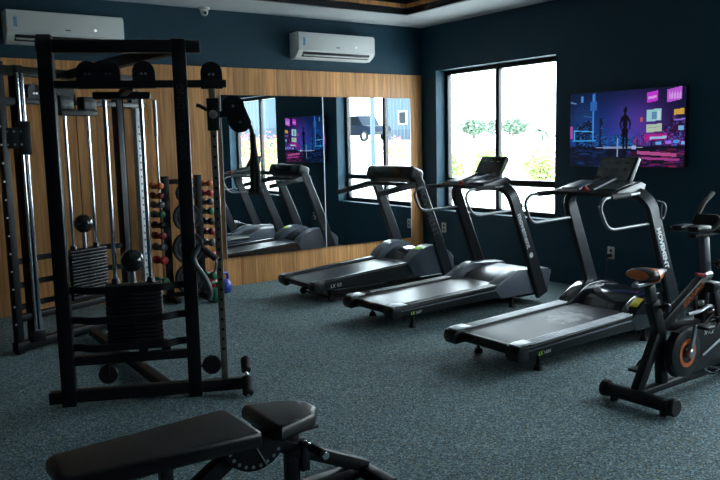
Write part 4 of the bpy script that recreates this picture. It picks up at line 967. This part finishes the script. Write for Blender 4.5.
# seen in the mirrors: flower beds, post, car, buildings
def mir(x, y, xp):
    P = at(x, y, 1, -0.045); d = ray(x, y); d = Vector((d.x, -d.y, d.z)); k = (xp-P.x)/d.x; return P+d*k
fl = ['pink flowering shrub outside, at the left of the reflected bed', 'pink flowering shrub outside, reflected behind the rope', 'pink flowering shrub outside, reflected under the corrugated wall', 'pink flowering shrub outside, at the right end of the reflected bed', 'pink flowering shrub reflected beside the room corner end of the mirror']
for i, (px, py, xp, r) in enumerate([(238, 152, 5.2, .5), (249, 153, 6.2, .5), (260, 153, 5.2, .5), (271, 153, 6.2, .5), (381, 147, 12, .65)]):
    P = mir(px, py, xp); z = ground_z(P.x, P.y)
    t = thing('flowering_shrub', fl[i], 'shrub', (P.x, P.y, z), 0, 'flower bed outside'); h = max(.3, P.z-z)
    m = MB(); foliage(m, (0, 0, h*.75), (r*.9, r*.9, h*.7), 500, .06, rng); m.obj('leaves', 'leaf', t)
    m = MB(); foliage(m, (0, 0, h*.85), (r*.95, r*.95, h*.75), 330, .055, rng); m.obj('blossoms', 'petal', t)
P = mir(360.5, 120, 7.0); z = ground_z(P.x, P.y)
o = MB().box((0, 0, 2.0), (0.11, 0.11, 4.0), 0.01).obj('steel_post', 'bluepaint'); o.location = (P.x, P.y, z); tag(o, 'pale blue square post outside, reflected before the parked car', 'post')
def car():
    P = mir(350, 136.5, 24.0); Q = mir(374, 136.5, 24.0); ang = math.atan2(Q.y-P.y, Q.x-P.x)
    z = ground_z(24.0, P.y); c = (P+Q)/2
    t = thing('parked_car', 'dark blue boxy off-road car parked outside, seen in the right mirror', 'car', (24.0, P.y-0.3, z), PI/2)
    body = [(-2.1, .45), (-2.12, .95), (-2.0, 1.08), (1.0, 1.10), (2.0, 1.02), (2.12, .85), (2.12, .45), (1.75, .42), (-1.75, .42)]
    MB().prism(body, -.85, .85, 'y', .05).obj('body', 'carpaint', t)
    MB().prism([(-1.98, 1.06), (-1.82, 1.72), (-1.6, 1.78), (.35, 1.78), (.95, 1.08)], -.76, .76, 'y', .06).obj('cabin', 'carpaint', t)
    for s in (-1, 1):
        for a in ([(-1.78, 1.16), (-1.66, 1.64), (-.95, 1.66), (-.95, 1.16)], [(-.86, 1.16), (-.86, 1.66), (.28, 1.66), (.70, 1.16)]):
            MB().prism(a, s*.755, s*.772, 'y').obj('side_window', 'carglass', t)
        for wx in (-1.3, 1.3):
            w = MB(); w.cyl((wx, s*.70, .36), (wx, s*.90, .36), .36, seg=28, bev=.03); wo = w.obj('wheel', 'rubber', t)
            MB().lathe((wx, s*.885, .36), (0, s, 0), [(.22, 0), (.22, .02), (.05, .03)], 20).obj('hub_cap', 'lgrey', wo)
    MB().box((-2.14, 0, .55), (.12, 1.7, .16), .03).obj('rear_bumper', 'satin', t); MB().box((2.14, 0, .55), (.12, 1.7, .16), .03).obj('front_bumper', 'satin', t)
    MB().cyl((-2.12, 0, 1.0), (-2.3, 0, 1.0), .34, seg=24, bev=.03).obj('spare_wheel', 'rubber', t)
car()
def building(loc, w, d, h, split, label, win):
    t = thing('corrugated_building', label, 'building', loc)
    for nm, z0, z1, mt in (('lower_wall', 0, split, 'bluepaint2'), ('upper_wall', split, h, 'bluepaint')):
        m = MB(); k = int(w/.25); poly = []
        for q in range(k+1): poly.append((-d/2-(0.05 if q % 2 else 0.0), -w/2+q*w/k))
        poly += [(d/2, w/2), (d/2, -w/2)]
        m.prism(poly, z0, z1, 'z'); m.obj(nm, mt, t, 20)
    MB().box((0, 0, h+.06), (d+.4, w+.4, .12), .02).obj('roof', 'bluepaint2', t)
    for y, z in win:
        wo = MB().box((-d/2-.05, y, z), (.08, 1.2, 1.2), .01).obj('window', 'white', t); MB().box((-d/2-.095, y, z), (.02, 1.0, 1.0)).obj('pane', 'carglass', wo)
P = mir(262, 146, 16); z = ground_z(16, P.y)
building((18.5, mir(272, 146, 16).y-8.5, z), 13, 5, 7.5, max(.8, mir(262, 128, 16).z-z), 'blue corrugated building outside, seen in the left mirror', [])
P = mir(386, 118, 34); z = ground_z(34, P.y)
building((36.5, P.y, z), 5, 5, P.z-z+2.2, 1.0, 'pale building with a dark window outside, at the right edge of the mirror', [(0, P.z-z)])
